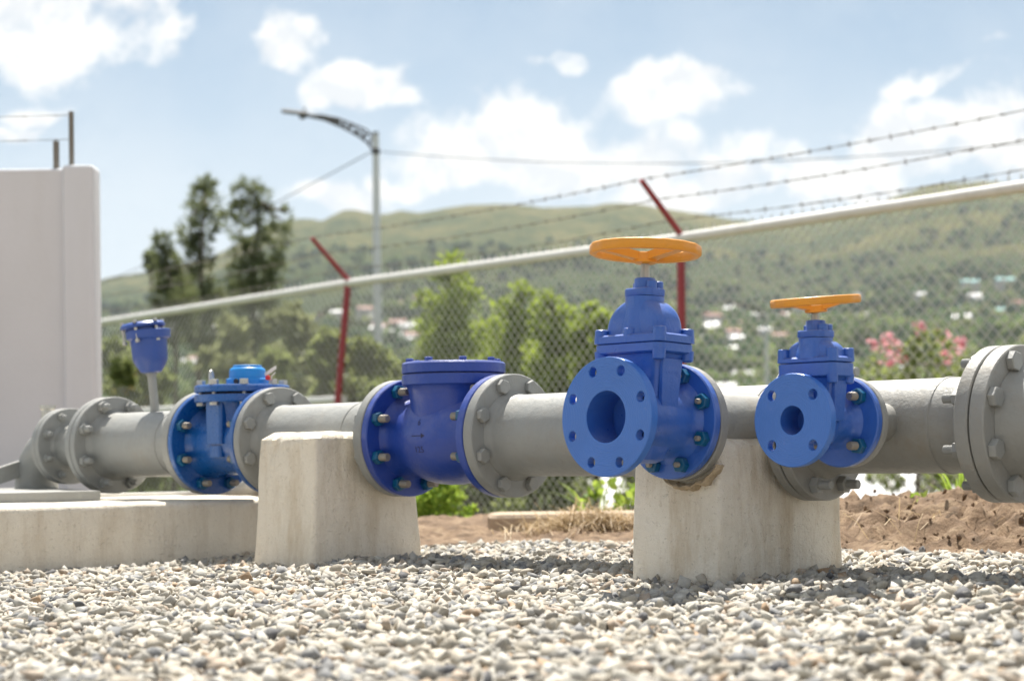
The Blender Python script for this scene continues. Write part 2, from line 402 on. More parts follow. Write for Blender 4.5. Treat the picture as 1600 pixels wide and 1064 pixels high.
def np_mesh(name, V, Fc, smooth=False):
    V = np.asarray(V, dtype=np.float32); Fc = np.asarray(Fc, dtype=np.int32)
    me = bpy.data.meshes.new(name); n, k = Fc.shape
    me.vertices.add(len(V)); me.vertices.foreach_set('co', V.ravel())
    me.loops.add(n*k); me.loops.foreach_set('vertex_index', Fc.ravel())
    me.polygons.add(n); me.polygons.foreach_set('loop_start', np.arange(0, n*k, k, dtype=np.int32))
    me.polygons.foreach_set('loop_total', np.full(n, k, dtype=np.int32))
    if smooth: me.polygons.foreach_set('use_smooth', np.ones(n, dtype=bool))
    me.update(calc_edges=True); return me

# ------------------------------------------------------------------ ground and terrain
AX = 4.208                     # the pipe run lies on X + Y = AX, 45 degrees across the view
AXZ = CAMZ + 0.0551            # height of its axis
def P(s, t=0, z=AXZ):          # s along the run (towards the lower right), t across (away from the camera)
    return Vector((.70711*s + .70711*t, AX - .70711*s + .70711*t, z))
def fbm(x, y, sc, o=4): return mnoise.fractal(Vector((x*sc, y*sc, 3.7)), 1.0, 2.0, o)
def sst(a, b, x):
    u = min(1, max(0, (x-a)/(b-a))); return u*u*(3-2*u)
def pad_edge(X): return 5.42 - 1.15*max(0,X) - .3*min(0,X) + .12*mnoise.noise(Vector((X*1.5, 0, 0)))
def ground_h(X, Y):
    z = .018*max(-2, min(2, X))
    d = Y - pad_edge(X)
    z -= .33*sst(1.2, 8, d) + .5*sst(8, 18, d) + 1.6*sst(18, 55, d)
    return z
def gravel_h(X, Y):
    t_ = (X+Y-AX)/1.41421
    h = -.011 + .018*max(-2, min(2, X)) + .011*fbm(X, Y, 2.2, 3)
    h += .013*math.exp(-((t_+.05)/.22)**2)*sst(-1.35, -1.0, (X-Y+AX)/1.41421)*(.6+.8*abs(mnoise.noise(Vector((X*3, Y*3, 0)))))
    return h

# skyline of the hills: (pixel x, pixel y)
skyl = [(-1200, 420), (-600, 452), (-200, 470), (0, 455), (155, 437), (230, 424), (330, 398), (430, 348), (470, 341), (505, 343), (530, 332), (552, 328), (585, 334), (605, 331), (628, 325), (655, 330), (700, 324), (760, 320), (800, 318), (850, 324), (900, 322), (950, 316), (1000, 319), (1060, 327), (1110, 334),
        (1180, 345), (1250, 352), (1310, 338), (1370, 318), (1430, 298), (1480, 287), (1530, 283), (1600, 289), (1750, 310), (2000, 330), (2400, 300), (3200, 380)]
sk = []
for x_, y_ in skyl:
    p = px(x_, y_, 1.0); sk.append((p.x, p.z-CAMZ))
sk = np.array(sk)
def terrain():
    ks = np.concatenate([np.linspace(-.95, -.34, 50), np.linspace(-.33, .33, 420), np.linspace(.34, .95, 50)])
    ds = np.concatenate([np.geomspace(24, 160, 30), np.geomspace(170, 4200, 210), np.geomspace(4300, 7000, 12)])
    V = []
    prof_d = np.log([24, 45, 90, 160, 350, 700, 1200, 1800, 2500, 3500, 4300, 7000])
    prof_e = [-.040, -.040, -.030, -.016, .004, .026, .058, .30, .62, 1.0, .86, .25]
    for d in ds:
        e = float(np.interp(math.log(d), prof_d, prof_e))
        for k in ks:
            s_ = float(np.interp(k, sk[:, 0], sk[:, 1]))
            if d <= 1200: el = e
            else: el = .058 + (s_-.058)*(e-.058)/(1-.058) if e >= .058 else e*s_
            X = k*d
            z = CAMZ + el*d
            if d > 160:
                amp = .015*d*min(1, (d-160)/600)
                if d > 2800: amp *= max(.05, 1-(d-2800)/550) if d < 3500 else .05
                z += amp*(mnoise.fractal(Vector((X*.0016, d*.0016, 1.3)), .9, 2.1, 6))
                z += .0045*d*min(1, (d-160)/400)*mnoise.fractal(Vector((X*.008, d*.008, 5)), .9, 2.1, 4)*(1 if d < 3300 else .45)
            V.append((X, d, z))
    nk, nd_ = len(ks), len(ds)
    a = np.arange(nk*nd_).reshape(nd_, nk)
    Fc = np.stack([a[:-1, :-1].ravel(), a[:-1, 1:].ravel(), a[1:, 1:].ravel(), a[1:, :-1].ravel()], 1)
    return np.array(V), Fc, a, ks, ds
TV, TF, TA, KS, DS = terrain()
tag(link('hills', np_mesh('hills', TV, TF, True), M['hill']), kind='structure')
def terr_z(k, d):
    i = int(np.clip(np.searchsorted(DS, d), 1, len(DS)-1)); j = int(np.clip(np.searchsorted(KS, k), 1, len(KS)-1))
    return float(TV[TA[i, j]][2])

def near_ground():
    xs = np.concatenate([np.linspace(-60, -6, 28), np.linspace(-5.5, 5.5, 90), np.linspace(6, 60, 28)])
    ys = np.concatenate([np.linspace(-30, -1, 10), np.linspace(-.5, 9, 80), np.geomspace(9.3, 32, 40)])
    V = []
    for y in ys:
        for x in xs:
            z = ground_h(x, y) - .012
            if y > pad_edge(x): z += .03*fbm(x, y, .9, 4)
            if y > 22: z = z + (CAMZ-.040*y - .25 - z)*sst(22, 32, y)
            V.append((x, y, z))
    nx, ny = len(xs), len(ys); a = np.arange(nx*ny).reshape(ny, nx)
    Fc = np.stack([a[:-1, :-1].ravel(), a[:-1, 1:].ravel(), a[1:, 1:].ravel(), a[1:, :-1].ravel()], 1)
    tag(link('ground', np_mesh('ground', V, Fc, True), M['ground']), kind='structure')
near_ground()

# bed of gravel under the loose stones
def gravel_bed():
    xs = np.linspace(-3.2, 3.6, 170); ys = np.linspace(.3, 6.9, 170); V = []
    for y in ys:
        for x in xs:
            yy = min(y, pad_edge(x)+.1)
            V.append((x, yy, gravel_h(x, yy) - .004 - (.05 if y > pad_edge(x)+.1 else 0)))
    a = np.arange(170*170).reshape(170, 170)
    Fc = np.stack([a[:-1, :-1].ravel(), a[:-1, 1:].ravel(), a[1:, 1:].ravel(), a[1:, :-1].ravel()], 1)
    m, t, b, out = new_mat('gravel_dust'); oc = t.node('ShaderNodeTexCoord').outputs['Object']
    t.set(b.inputs['Base Color'], t.ramp(t.noise(oc, 90, 6, .7), [(.35, (.16, .145, .12)), (.65, (.36, .33, .28))])); b.inputs['Roughness'].default_value = .95
    bump(t, b, t.noise(oc, 120, 5, .7), 1, .01)
    tag(link('gravel_bed', np_mesh('gravel_bed', V, Fc, True), m), kind='structure')
gravel_bed()

BLOCKS = []                    # footprints (s0, s1, t0, t1) kept free of stones
C1 = (-.4755, 4.33); C2 = (.452, 3.53)
def st(X, Y): return ((X-Y+AX)/1.41421, (X+Y-AX)/1.41421)
s1_, t1_ = st(*C1); BLOCKS.append((s1_-.2425, s1_, t1_, t1_+.36))
BLOCKS.append((.588, .815, -.266, .146))
PLINTH = (-2.75, -1.076, -1.6, .42); BLOCKS.append(PLINTH)

def gravel():
    rng = np.random.default_rng(7); rnd = random.Random(5)
    protos = []
    for i in range(48):
        bm = bmesh.new(); nn = rnd.randint(2, 4)
        flat = rnd.uniform(.32, .66); wid = rnd.uniform(.55, .95)
        angular = rnd.random() < .72
        if not angular: nn = rnd.randint(8, 12)
        for q in range(8 if angular else 0):
            c = Vector(((q & 1)*2-1, (q >> 1 & 1)*2-1, (q >> 2)*2-1))*.66 + Vector([rnd.uniform(-.42, .42) for _ in range(3)])
            bm.verts.new((c.x, c.y*wid, c.z*flat))
        for _ in range(nn):
            v = Vector((rnd.gauss(0, 1), rnd.gauss(0, 1), rnd.gauss(0, 1))).normalized()
            r = rnd.uniform(.82, 1.0); bm.verts.new((v.x*r, v.y*r*wid, v.z*r*flat))
        res = bmesh.ops.convex_hull(bm, input=bm.verts)
        bmesh.ops.delete(bm, geom=[v for v in bm.verts if not v.link_faces], context='VERTS')
        bmesh.ops.triangulate(bm, faces=bm.faces)
        bm.verts.ensure_lookup_table()
        if rnd.random() < .10:   # some worn stones
            bmesh.ops.subdivide_edges(bm, edges=bm.edges, cuts=1, use_grid_fill=True); bmesh.ops.smooth_vert(bm, verts=bm.verts, factor=.6, use_axis_x=True, use_axis_y=True, use_axis_z=True)
            bmesh.ops.triangulate(bm, faces=bm.faces)
        bm.verts.index_update()
        protos.append((np.array([v.co[:] for v in bm.verts]), np.array([[v.index for v in f.verts] for f in bm.faces]))); bm.free()
    global PROTOS; PROTOS = protos
    pts = []
    def fill(n, y0, y1, kmax, size):
        c = 0
        while c < n:
            y = math.sqrt(rnd.uniform(y0*y0, y1*y1)); x = rnd.uniform(-kmax, kmax)*y
            if y > pad_edge(x) + rnd.gauss(0, .05): continue
            s_, t_ = st(x, y)
            if any(a < s_ < b and c_ < t_ < d for a, b, c_, d in BLOCKS): c += .3; continue
            r = size*min(2.1, max(.45, math.exp(rnd.gauss(0, .48))))
            pts.append((x, y, r)); c += 1
    fill(112000, 1.5, 6.2, .33, .0080)
    fill(36000, 1.7, 6.0, .31, .0042)
    fill(9000, .9, 1.5, .40, .012)
    n0 = len(pts)
    for x_side in (-1, 1):
        for _ in range(5000):
            y = math.sqrt(rnd.uniform(1, 36)); x = x_side*rnd.uniform(.34, .62)*y
            if y > pad_edge(x): continue
            s_, t_ = st(x, y)
            if any(a < s_ < b and c_ < t_ < d for a, b, c_, d in BLOCKS): continue
            pts.append((x, y, rnd.uniform(.012, .028)))
    Vs, Fs, base = [], [], 0
    groups = [[] for _ in protos]
    for q in pts: groups[rnd.randrange(len(protos))].append(q)
    for (pv, pf), g in zip(protos, groups):
        n = len(g)
        if not n: continue
        g = np.array(g); yaw = rng.uniform(0, 2*np.pi, n); tx = rng.normal(0, .48, n); ty = rng.normal(0, .48, n)
        ca, sa = np.cos(yaw), np.sin(yaw); cx, sx = np.cos(tx), np.sin(tx); cy, sy = np.cos(ty), np.sin(ty)
        Rz = np.zeros((n, 3, 3)); Rz[:, 0, 0] = ca; Rz[:, 0, 1] = -sa; Rz[:, 1, 0] = sa; Rz[:, 1, 1] = ca; Rz[:, 2, 2] = 1
        Rx = np.zeros((n, 3, 3)); Rx[:, 0, 0] = 1; Rx[:, 1, 1] = cx; Rx[:, 1, 2] = -sx; Rx[:, 2, 1] = sx; Rx[:, 2, 2] = cx
        Ry = np.zeros((n, 3, 3)); Ry[:, 1, 1] = 1; Ry[:, 0, 0] = cy; Ry[:, 0, 2] = sy; Ry[:, 2, 0] = -sy; Ry[:, 2, 2] = cy
        A = Rx @ Ry @ Rz
        h = np.array([gravel_h(a, b) for a, b, _ in g])
        z = h + rng.uniform(-.3, 1.0, n)*g[:, 2] + .002
        V = np.einsum('nij,kj->nki', A, pv)*g[:, 2][:, None, None] + np.stack([g[:, 0], g[:, 1], z], 1)[:, None, :]
        Fi = pf[None] + (base + np.arange(n)*len(pv))[:, None, None]
        Vs.append(V.reshape(-1, 3)); Fs.append(Fi.reshape(-1, 3)); base += n*len(pv)
    me = np_mesh('gravel', np.concatenate(Vs), np.concatenate(Fs))
    tag(link('gravel', me, M['stone']), 'loose pale crushed gravel covering the yard', 'gravel', kind='stuff')
gravel()

def soil_mound():
    nx, ny = 420, 150; V = []
    for j in range(ny):
        for i in range(nx):
            x = -1.7 + 6.2*i/(nx-1); d = -.05 + 3.6*(j/(ny-1))**1.25
            y = pad_edge(x) + d
            up = sst(0, .9, d)*(1-sst(1.3, 3.3, d)); right = sst(.45, 1.3, x)
            amp = .030 + .060*right
            z = ground_h(x, y) + .002 + amp*up + (.022+.040*right)*sst(-.05, .3, d)*(mnoise.fractal(Vector((x*8, y*8, 0)), .7, 2.2, 6)+.5*abs(mnoise.noise(Vector((x*14, y*14, 2))))) + .035*right*up*mnoise.noise(Vector((x*2.3, y*2, 4)))
            if d < .02: z -= .05
            V.append((x, y, z))
    a = np.arange(nx*ny).reshape(ny, nx)
    Fc = np.stack([a[:-1, :-1].ravel(), a[:-1, 1:].ravel(), a[1:, 1:].ravel(), a[1:, :-1].ravel()], 1)
    tag(link('soil_mound', np_mesh('soil_mound', V, Fc, True), M['soil']), kind='structure')
soil_mound()
def soil_h(x, y):
    d = y-pad_edge(x); up = sst(0, .9, d)*(1-sst(1.3, 3.3, d)); right = sst(.45, 1.3, x)
    return ground_h(x, y) + .002 + (.030+.060*right)*up + (.022+.040*right)*sst(-.05, .3, d)*(mnoise.fractal(Vector((x*8, y*8, 0)), .7, 2.2, 6)+.5*abs(mnoise.noise(Vector((x*14, y*14, 2)))))
def clods():
    rnd = random.Random(41); V, Fc, base = [], [], 0
    for _ in range(1700):
        x = rnd.uniform(.55, 3.2); y = pad_edge(x)+.02+1.7*rnd.random()**1.3; pv, pf = PROTOS[rnd.randrange(len(PROTOS))]
        r = .0048*math.exp(rnd.gauss(0, .6)); A = np.array(Euler((rnd.random()*6, rnd.random()*6, rnd.random()*6)).to_matrix())
        V.append(pv*r @ A.T + np.array([x, y, soil_h(x, y)+r*.3])); Fc.append(pf+base); base += len(pv)
    tag(link('soil_clods', np_mesh('soil_clods', np.concatenate(V), np.concatenate(Fc)), M['soil']), 'brown clods and crumbs of earth on the soil mound', 'soil', kind='stuff')
clods()

# ------------------------------------------------------------------ concrete
def cblock(name, footprint, z0, z1, batter, mat, rad, lv=4, amp=.006, parent=None):
    s0, s1, t0, t1 = footprint; cs, ct = (s0+s1)/2, (t0+t1)/2; a, b = (s1-s0)/2, (t1-t0)/2; h = z1-z0
    loc = P(cs, ct, z0); mb = MB(); rings = []
    nz = 22
    for j in range(nz+1):
        u = j/nz; sh = 1-batter*u
        k = max(0, (u*h-(h-rad))/rad); inset = rad*(1-math.sqrt(max(0, 1-k*k)))*.9
        ring = []
        base = rrect(a*sh-inset, b*sh-inset, .009+inset*.5, h*u, 4)
        # resample finely
        for i in range(len(base)):
            p, q = Vector(base[i]), Vector(base[(i+1) % len(base)]); L = (q-p).length; n = max(1, int(L/.02))
            for c in range(n if j == 0 else counts[i]):
                pass
            if j == 0: counts_tmp = None
        rings.append(base)
    # dense loft: fixed number of points per side
    def resample(ring, n):
        pts = [Vector(p) for p in ring]; L = [0]
        for i in range(len(pts)): L.append(L[-1]+(pts[(i+1) % len(pts)]-pts[i]).length)
        out = []; tot = L[-1]; i = 0
        for q in range(n):
            d = tot*q/n
            while L[i+1] < d: i += 1
            f = (d-L[i])/max(1e-9, L[i+1]-L[i]); out.append(pts[i].lerp(pts[(i+1) % len(pts)], f))
        return out
    N = 190
    R2 = [resample(r, N) for r in rings]
    last = R2[-1]; zt = last[0].z
    for f in (.8, .55, .3, .05): R2.append([Vector((p.x*f, p.y*f, zt)) for p in last])
    for j, r in enumerate(R2):
        for i, p in enumerate(r):
            q = Vector((p.x*7+cs*3, p.y*7, p.z*7))
            nv = mnoise.noise_vector(q)*amp + mnoise.noise_vector(q*4)*amp*.3
            chip = max(0, mnoise.noise(q*3+Vector((5, 0, 0)))-.30)
            edge = 1.0 if nz-5 < j <= nz+1 else .0
            p += nv - Vector((p.x, p.y, 0)).normalized()*.02*chip*edge
    mb.loft(R2)
    return mb, loc
def cblock_obj(name, label, cat, fp, z0, z1, batter, mat, rad, amp):
    global counts
    counts = [0]*100
    mb, loc = cblock(name, fp, z0, z1, batter, mat, rad, amp=amp)
    return tag(mb.build(name, mat, None, smooth=50, loc=loc, rot=(0, 0, R(-45))), label, cat)
# local x of a -45 degree frame runs along +s and local y along +t
cblock_obj('concrete_block', 'tapered cream concrete block under the pipe left of the dark blue check valve', 'concrete block', BLOCKS[0], -.08, .322, .12, M['concrete'], .022, .004)
cb2 = cblock_obj('concrete_block', 'stained pale concrete block under the pipe behind the two gate valves', 'concrete block', BLOCKS[1], -.08, .292, .07, M['concrete_stained'], .026, .005)
tag(cblock_obj('concrete_plinth', 'long low concrete plinth below the grey elbow and the blue water meter', 'plinth', PLINTH, -.08, .147, .004, M['plinth'], .012, .003))
for nm in ('concrete_block', 'concrete_block.001'): bpy.data.objects[nm]['group'] = 'concrete pipe supports'
# crumbly brown mortar on the second block, below the flange of the large gate valve
mb = MB(); rings = []; cs_, ct_ = (.588+.815)/2, (-.266+.146)/2
for q in range(27):
    u = q/26; th = R(-115+72*u); thick = .006+.003*abs(math.sin(u*11))+.002*math.sin(u*29)
    thick *= min(1, 4*u+.2, 4*(1-u)+.2); ring = []
    for k in range(12):
        a_ = 2*math.pi*k/12; rr_ = .112+thick*(1+math.cos(a_))*.75; yy = -.268-ct_+.013*math.sin(a_)
        p_ = Vector((.739-cs_+rr_*math.cos(th), yy, .3165+.08-.004+rr_*math.sin(th))); ring.append(p_+mnoise.noise_vector(p_*110)*.004+mnoise.noise_vector(p_*45)*.003)
    rings.append(ring)
mb.loft(rings); mb.build('mortar', M['mortar'], cb2, smooth=35)

kx_ = thing('kerb_stone', 'tan concrete kerb slab lying on the soil behind the gravel, mid picture', 'kerb', (.19, 6.05, .025), (0, 0, R(3)))
mb = MB(); mb.loft([rrect(.27, .13, .03, -.06), rrect(.27, .13, .03, .035), rrect(.262, .122, .03, .046), rrect(.24, .10, .03, .050)])
kx_slab = mb.build('slab', M['kerb'], kx_)

# ------------------------------------------------------------------ bolts, flanges, pipes
def bolt_mesh(name, af=.030, h=.0125, stud=False, r=.0095, proj=.022, nut=.016, nuth=True):
    mb = MB()
    if not stud:
        mb.hexa(0, h, af)
    else:
        if nuth: mb.hexa(0, nut, af)
        pr = [(nut*.5, r)]
        x = nut
        while x < nut+proj: pr += [(x, r), (x+.0009, r*.93), (x+.0018, r)]; x += .0024
        pr += [(nut+proj+.001, r*.98), (nut+proj+.003, r*.8)]
        mb.lathe(pr, 'x', 20)
    return mb.mesh(name, 35)
BM_HEAD = bolt_mesh('bolt'); BM_HEAD.materials.append(M['grey'])
BM_STUD = bolt_mesh('bolt', stud=True); BM_STUD.materials.append(M['grey'])
BM_STUDR = bolt_mesh('bolt', stud=True, nuth=False); BM_STUDR.materials.append(M['rust_bolt'])
mb = MB(); mb.hexa(0, .016, .030); NUT_TEAL = mb.mesh('nut', 35); NUT_TEAL.materials.append(M['teal'])
brnd = random.Random(11)
def bolts(parent, x, n, rc, mesh, direction=1, off=.5, name='bolt', scale=1.0):
    for i in range(n):
        th = 2*math.pi*(i+off)/n
        o = link(name, mesh, None, parent, (x, rc*math.cos(th), rc*math.sin(th)))
        o.rotation_euler = (brnd.uniform(0, 6.28), 0, 0 if direction > 0 else math.pi)
        o.scale = (scale, scale, scale)
def flange_prof(x0, x1, r, ch=.0022):
    x0 += .0006; x1 -= .0006
    return [(x0, r-ch), (x0+ch, r), (x1-ch, r), (x1, r-ch)]
def flange(parent, x0, x1, r, mat, name='flange', seg=96):
    mb = MB(); mb.lathe(flange_prof(x0, x1, r), 'x', seg); return mb.build(name, mat, parent)
FR, PR, BC = .1425, .0935, .120
def pipe_prof(x0, x1, r=PR, n0=True, n1=True, hub=.011):
    "tube with a small weld fillet at the flanged ends"
    p = []
    if n0: p += [(x0-.002, r+hub), (x0+.004, r+hub*.8), (x0+.012, r+hub*.25), (x0+.02, r)]
    else: p += [(x0, r)]
    L = x1-x0
    for i in range(1, 12):
        xx = x0+L*i/12 if L > .1 else x0+.02+(L-.04)*i/12
        p.append((xx, r))
        if i == 9 and L > .25: p += [(xx+.001, r+.0016), (xx+.004, r+.0022), (xx+.007, r+.0016), (xx+.008, r)]
    if n1: p += [(x1-.02, r), (x1-.012, r+hub*.25), (x1-.004, r+hub*.8), (x1+.002, r+hub)]
    else: p += [(x1, r)]
    return p
RZ = (0, 0, R(-45))
def spool(label, s0):
    return thing('steel_pipe', label, 'pipe', P(s0), RZ, 'grey pipe sections of the run')

# section 0: elbow on its base plate, with the small flange
sE = -2.10
el = thing('pipe_elbow', 'grey pipe elbow turning down onto a steel base plate at the far left', 'pipe elbow', P(sE, 0, .147), RZ)
zE = AXZ-.147
mb = MB(); path = [(0, 0, .01), (0, 0, .03)]
Rr = .13
for i in range(15):
    a = math.pi/2*i/14; path.append((Rr-Rr*math.cos(a), 0, zE-Rr+Rr*math.sin(a)))
path.append((-1.934-sE, 0, zE)); mb.tube(path, .066, 40)
mb.build('elbow', M['grey'], el, smooth=40)
mb = MB(); mb.lathe(flange_prof(-1.936-sE, -1.914-sE, .1155), 'x', 72, Matrix.Translation((0, 0, zE))); mb.build('flange', M['grey'], el)
mb = MB(); pl = [(.65, -.95), (.65, -.18), (-.25, .16), (-.25, -.95)]
mb.loft([[(x, y, -.003) for x, y in pl], [(x, y, .028) for x, y in pl]]); mb.build('base_plate', M['grey'], el, bevel=.0015)
mb = MB(); mb.loft([[(x, y, z) for x, y, z in ((-.012, -.05, zE-.04), (.012, -.05, zE-.04), (.012, -.05, zE-.09), (-.012, -.05, zE-.09))], [(x, y, z) for x, y, z in ((-.012, -.26, zE-.10), (.012, -.26, zE-.10), (.012, -.26, zE-.15), (-.012, -.26, zE-.15))]]); mb.build('gusset', M['grey'], el)
mb = MB(); mb.lathe([(zE+.05, .020), (zE+.112, .020), (zE+.118, .024), (zE+.128, .024)], 'z', 12, Matrix.Translation((.07, 0, 0))); mb.build('plug', M['zinc'], el)

# section 1: small flange, reducer, large blind pair
s0 = -1.914
p1 = spool('short grey reducer between the small flange and the first large flange, far left', s0)
fs = flange(p1, 0, .022, .1155, M['grey']); bolts(fs, .022, 8, .094, BM_STUD, 1, scale=.72)
mb = MB(); L = -1.698+1.914
mb.lathe([(.02, .075), (.03, .066), (.07, .066), (.16, .092), (L, .095)], 'x', 64); mb.build('tube', M['grey'], p1, smooth=40)
flange(p1, L, L+.0245, FR, M['grey'])
# section 2: large flange, pipe, flange towards the meter
s0 = -1.673
p2 = spool('grey flanged pipe that carries the small blue air valve', s0)
fa = flange(p2, .001, .025, FR, M['grey']); bolts(fa, .025, 8, BC, BM_STUD, 1)
e2 = -1.178 - s0
mb = MB(); mb.lathe(pipe_prof(.025, e2-.03, PR), 'x', 80); mb.build('tube', M['grey'], p2, smooth=40)
fb = flange(p2, e2-.030, e2-.001, FR, M['grey']); bolts(fb, e2-.030, 8, BC, BM_HEAD, -1)
# section 3: between the meter and the check valve
s0 = -.882
p3 = spool('grey flanged pipe resting on the left concrete block', s0)
fc = flange(p3, .001, .026, FR, M['grey']); bolts(fc, .026, 8, BC, BM_HEAD, 1)
e3 = -.370 - s0
mb = MB(); mb.lathe(pipe_prof(.026, e3-.03), 'x', 96); mb.build('tube', M['grey'], p3, smooth=40)
fd = flange(p3, e3-.031, e3-.001, FR, M['grey']); bolts(fd, e3-.031, 8, BC, BM_HEAD, -1)
# section 4: right of the check valve, passing behind the large gate valve
s0 = -.0167
p4 = spool('grey flanged pipe between the check valve and the large gate valve', s0)
fe = flange(p4, .001, .031, FR, M['grey']); bolts(fe, .031, 8, BC, BM_HEAD, 1)
e4 = .487 - s0
mb = MB(); mb.lathe(pipe_prof(.031, e4-.025), 'x', 96); mb.build('tube', M['grey'], p4, smooth=40)
fg = flange(p4, e4-.025, e4-.001, FR, M['grey']); bolts(fg, e4-.025, 8, BC, BM_HEAD, -1)
# section 5: tee with the branch to the large gate valve
s0 = .487
p5 = spool('rough grey tee piece set in the right concrete block behind the large gate valve', s0)
flange(p5, .001, .024, FR, M['grey_rough'])
e5 = .853 - s0
mb = MB(); mb.lathe(pipe_prof(.024, e5-.024, .0905), 'x', 96); mb.build('tube', M['grey_rough'], p5, smooth=40)
fh = flange(p5, e5-.024, e5-.001, FR, M['grey_rough'])
def branch(parent, x, t_int, z, r, fr, th, nb, bc, bs):
    "stub towards the camera ending in a flange; t_int = plane of the joint"
    T = Matrix.Translation((x, t_int, z)) @ Matrix.Rotation(R(90), 4, 'Z')   # local x -> +t
    mb = MB(); mb.lathe([(th, r+.012), (th+.01, r+.003), (th+.015, r), (-t_int-.05, r), (-t_int-.0, r+.004)], 'x', 64, T); mb.build('branch', M['grey_rough'], parent, smooth=40)
    mb = MB(); mb.lathe(flange_prof(.001, th, fr), 'x', 96, T); o = mb.build('flange', M['grey_rough'], parent)
branch(p5, .739-s0, -.296, .0114, .058, .110, .024, 8, .09, .8)
# section 6: between the lower flange and the large right flange
s0 = .853
p6 = spool('rough grey pipe behind the small gate valve, right of the right block', s0)
f6 = flange(p6, .001, .0247, FR, M['grey_rough']); bolts(f6, .0247, 8, BC, BM_STUD, 1)
e6 = 1.275 - s0
mb = MB(); mb.lathe(pipe_prof(.0247, e6-.03, .089), 'x', 96); mb.build('tube', M['grey_rough'], p6, smooth=40)
fi = flange(p6, e6-.030, e6-.001, FR, M['grey_rough']); bolts(fi, e6-.030, 8, BC, BM_STUD, -1, scale=.9)
branch(p6, 1.0605-s0, -.205, .0065, .036, .0825, .019, 4, .0625, .8)
# section 7: to the right edge
s0 = 1.275
p7 = spool('grey flanged pipe running out of the picture at the right edge', s0)
f7 = flange(p7, .001, .032, FR, M['grey_rough']); bolts(f7, .032, 8, BC, BM_HEAD, 1, scale=1.1)
mb = MB(); mb.lathe([(.032, .106), (.045, .1), (.075, .094), (.10, .092), (.3, .092), (.9, .092)], 'x', 96); mb.build('tube', M['grey_rough'], p7, smooth=40)
# inclined drain pipe behind the plinth
dp = thing('drain_pipe', 'thin grey pipe slanting down behind the left concrete block', 'pipe', P(-.70, .03, .22))
b0 = P(-.70, .03, .22)
mb = MB(); mb.tube([(0, 0, .045), (-1.02-b0.x, 6.35-b0.y, .125-.22)], .037, 24); mb.build('tube', M['grey'], dp, smooth=40)
st_ = thing('flat_bar', 'thin steel strip lying on the plinth right of the base plate', 'metal strip', P(-1.95, .45, .150), (0, 0, R(45)))
mb = MB(); mb.box((-.5, -.02, -.004), (.28, .02, .008)); mb.build('bar', M['galv'], st_, bevel=.001)

# ------------------------------------------------------------------ writing cast on bodies
def text_mesh(body, size, depth, mapper):
    cu = bpy.data.curves.new('cast_text', 'FONT'); cu.body = body; cu.size = size; cu.extrude = depth; cu.align_x = 'CENTER'; cu.align_y = 'CENTER'
    cu.resolution_u = 3
    o = bpy.data.objects.new('tmp', cu); COL.objects.link(o)
    dg = bpy.context.evaluated_depsgraph_get(); me = bpy.data.meshes.new_from_object(o.evaluated_get(dg))
    bpy.data.objects.remove(o)
    bm = bmesh.new(); bm.from_mesh(me)
    bmesh.ops.triangulate(bm, faces=bm.faces)
    bmesh.ops.subdivide_edges(bm, edges=[e for e in bm.edges if e.calc_length() > size*.25], cuts=2)
    for v in bm.verts: v.co = mapper(v.co)
    bm.to_mesh(me); bm.free(); return me

# ------------------------------------------------------------------ swing check valve
c0 = (-.370-.0167)/2; HL = (.370-.0167)/2
cv = thing('check_valve', 'dark blue swing check valve with a round bolted lid', 'check valve', P(c0), RZ)
mb = MB()
prof = [(-HL+.02, .104), (-HL+.032, .096), (-HL+.045, .0925), (-.115, .093), (-.10, .096), (-.085, .1015), (-.065, .107), (-.04, .1115), (-.01, .1135), (.02, .113), (.05, .109), (.075, .102), (.095, .0965), (.115, .0935), (HL-.045, .0925), (HL-.032, .096), (HL-.02, .104)]
mb.lathe(prof, 'x', 96); 
mb.lathe([(-.02, .09), (.05, .103), (.07, .103), (.10, .106), (.117, .111), (.123, .118)], 'z', 96, cap=(False, True))
body = mb.build('body', M['check_blue'], cv, smooth=50)
for x0, x1 in ((-HL, -HL+.022), (HL-.024, HL)):
    f = flange(cv, x0, x1, FR, M['check_blue'])
    d = 1 if x0 < 0 else -1; xx = x1 if x0 < 0 else x0
    bolts(f, xx, 8, BC, NUT_TEAL, d, name='nut'); bolts(f, xx, 8, BC, BM_STUDR, d)
mb = MB(); mb.lathe([(.122, .1205), (.124, .1235), (.146, .1235), (.148, .1215)], 'z', 96); mb.build('bonnet_flange', M['check_blue'], cv)
mb = MB(); mb.lathe([(.150, .120), (.152, .1235), (.173, .1235), (.177, .1195), (.178, .115)], 'z', 96)
lid = mb.build('lid', M['check_blue'], cv)
mb = MB(); mb.lathe([(.1475, .117), (.1505, .117)], 'z', 64); mb.build('gasket', M['dark_rubber'], cv)
mb = MB(); mb.lathe([(.178, .0095), (.185, .0095), (.1865, .008)], 'z', 6); mb.lathe([(.185, .005), (.1875, .005)], 'z', 10)
me = mb.mesh('bolt'); me.materials.append(M['check_blue'])
for i in range(8):
    a = 2*math.pi*(i+.3)/8; link('bolt', me, None, lid, (.106*math.cos(a), .106*math.sin(a), 0), (0, 0, a))
def wrap(xc, zc, rad):
    def f(c):
        a = (zc+c.y)/rad; rr = rad+.0002+c.z
        return Vector((xc+c.x, -rr*math.cos(a), rr*math.sin(a)))
    return f
for txt, sz, xc, zc in (('6', .021, -.004, .034), ('125', .021, -.004, -.030)):
    me = text_mesh(txt, sz, .0012, wrap(xc, zc, .1123)); link('cast_number', me, M['check_cast'], body)
mb = MB(); wr = wrap(-.004, .003, .1120)
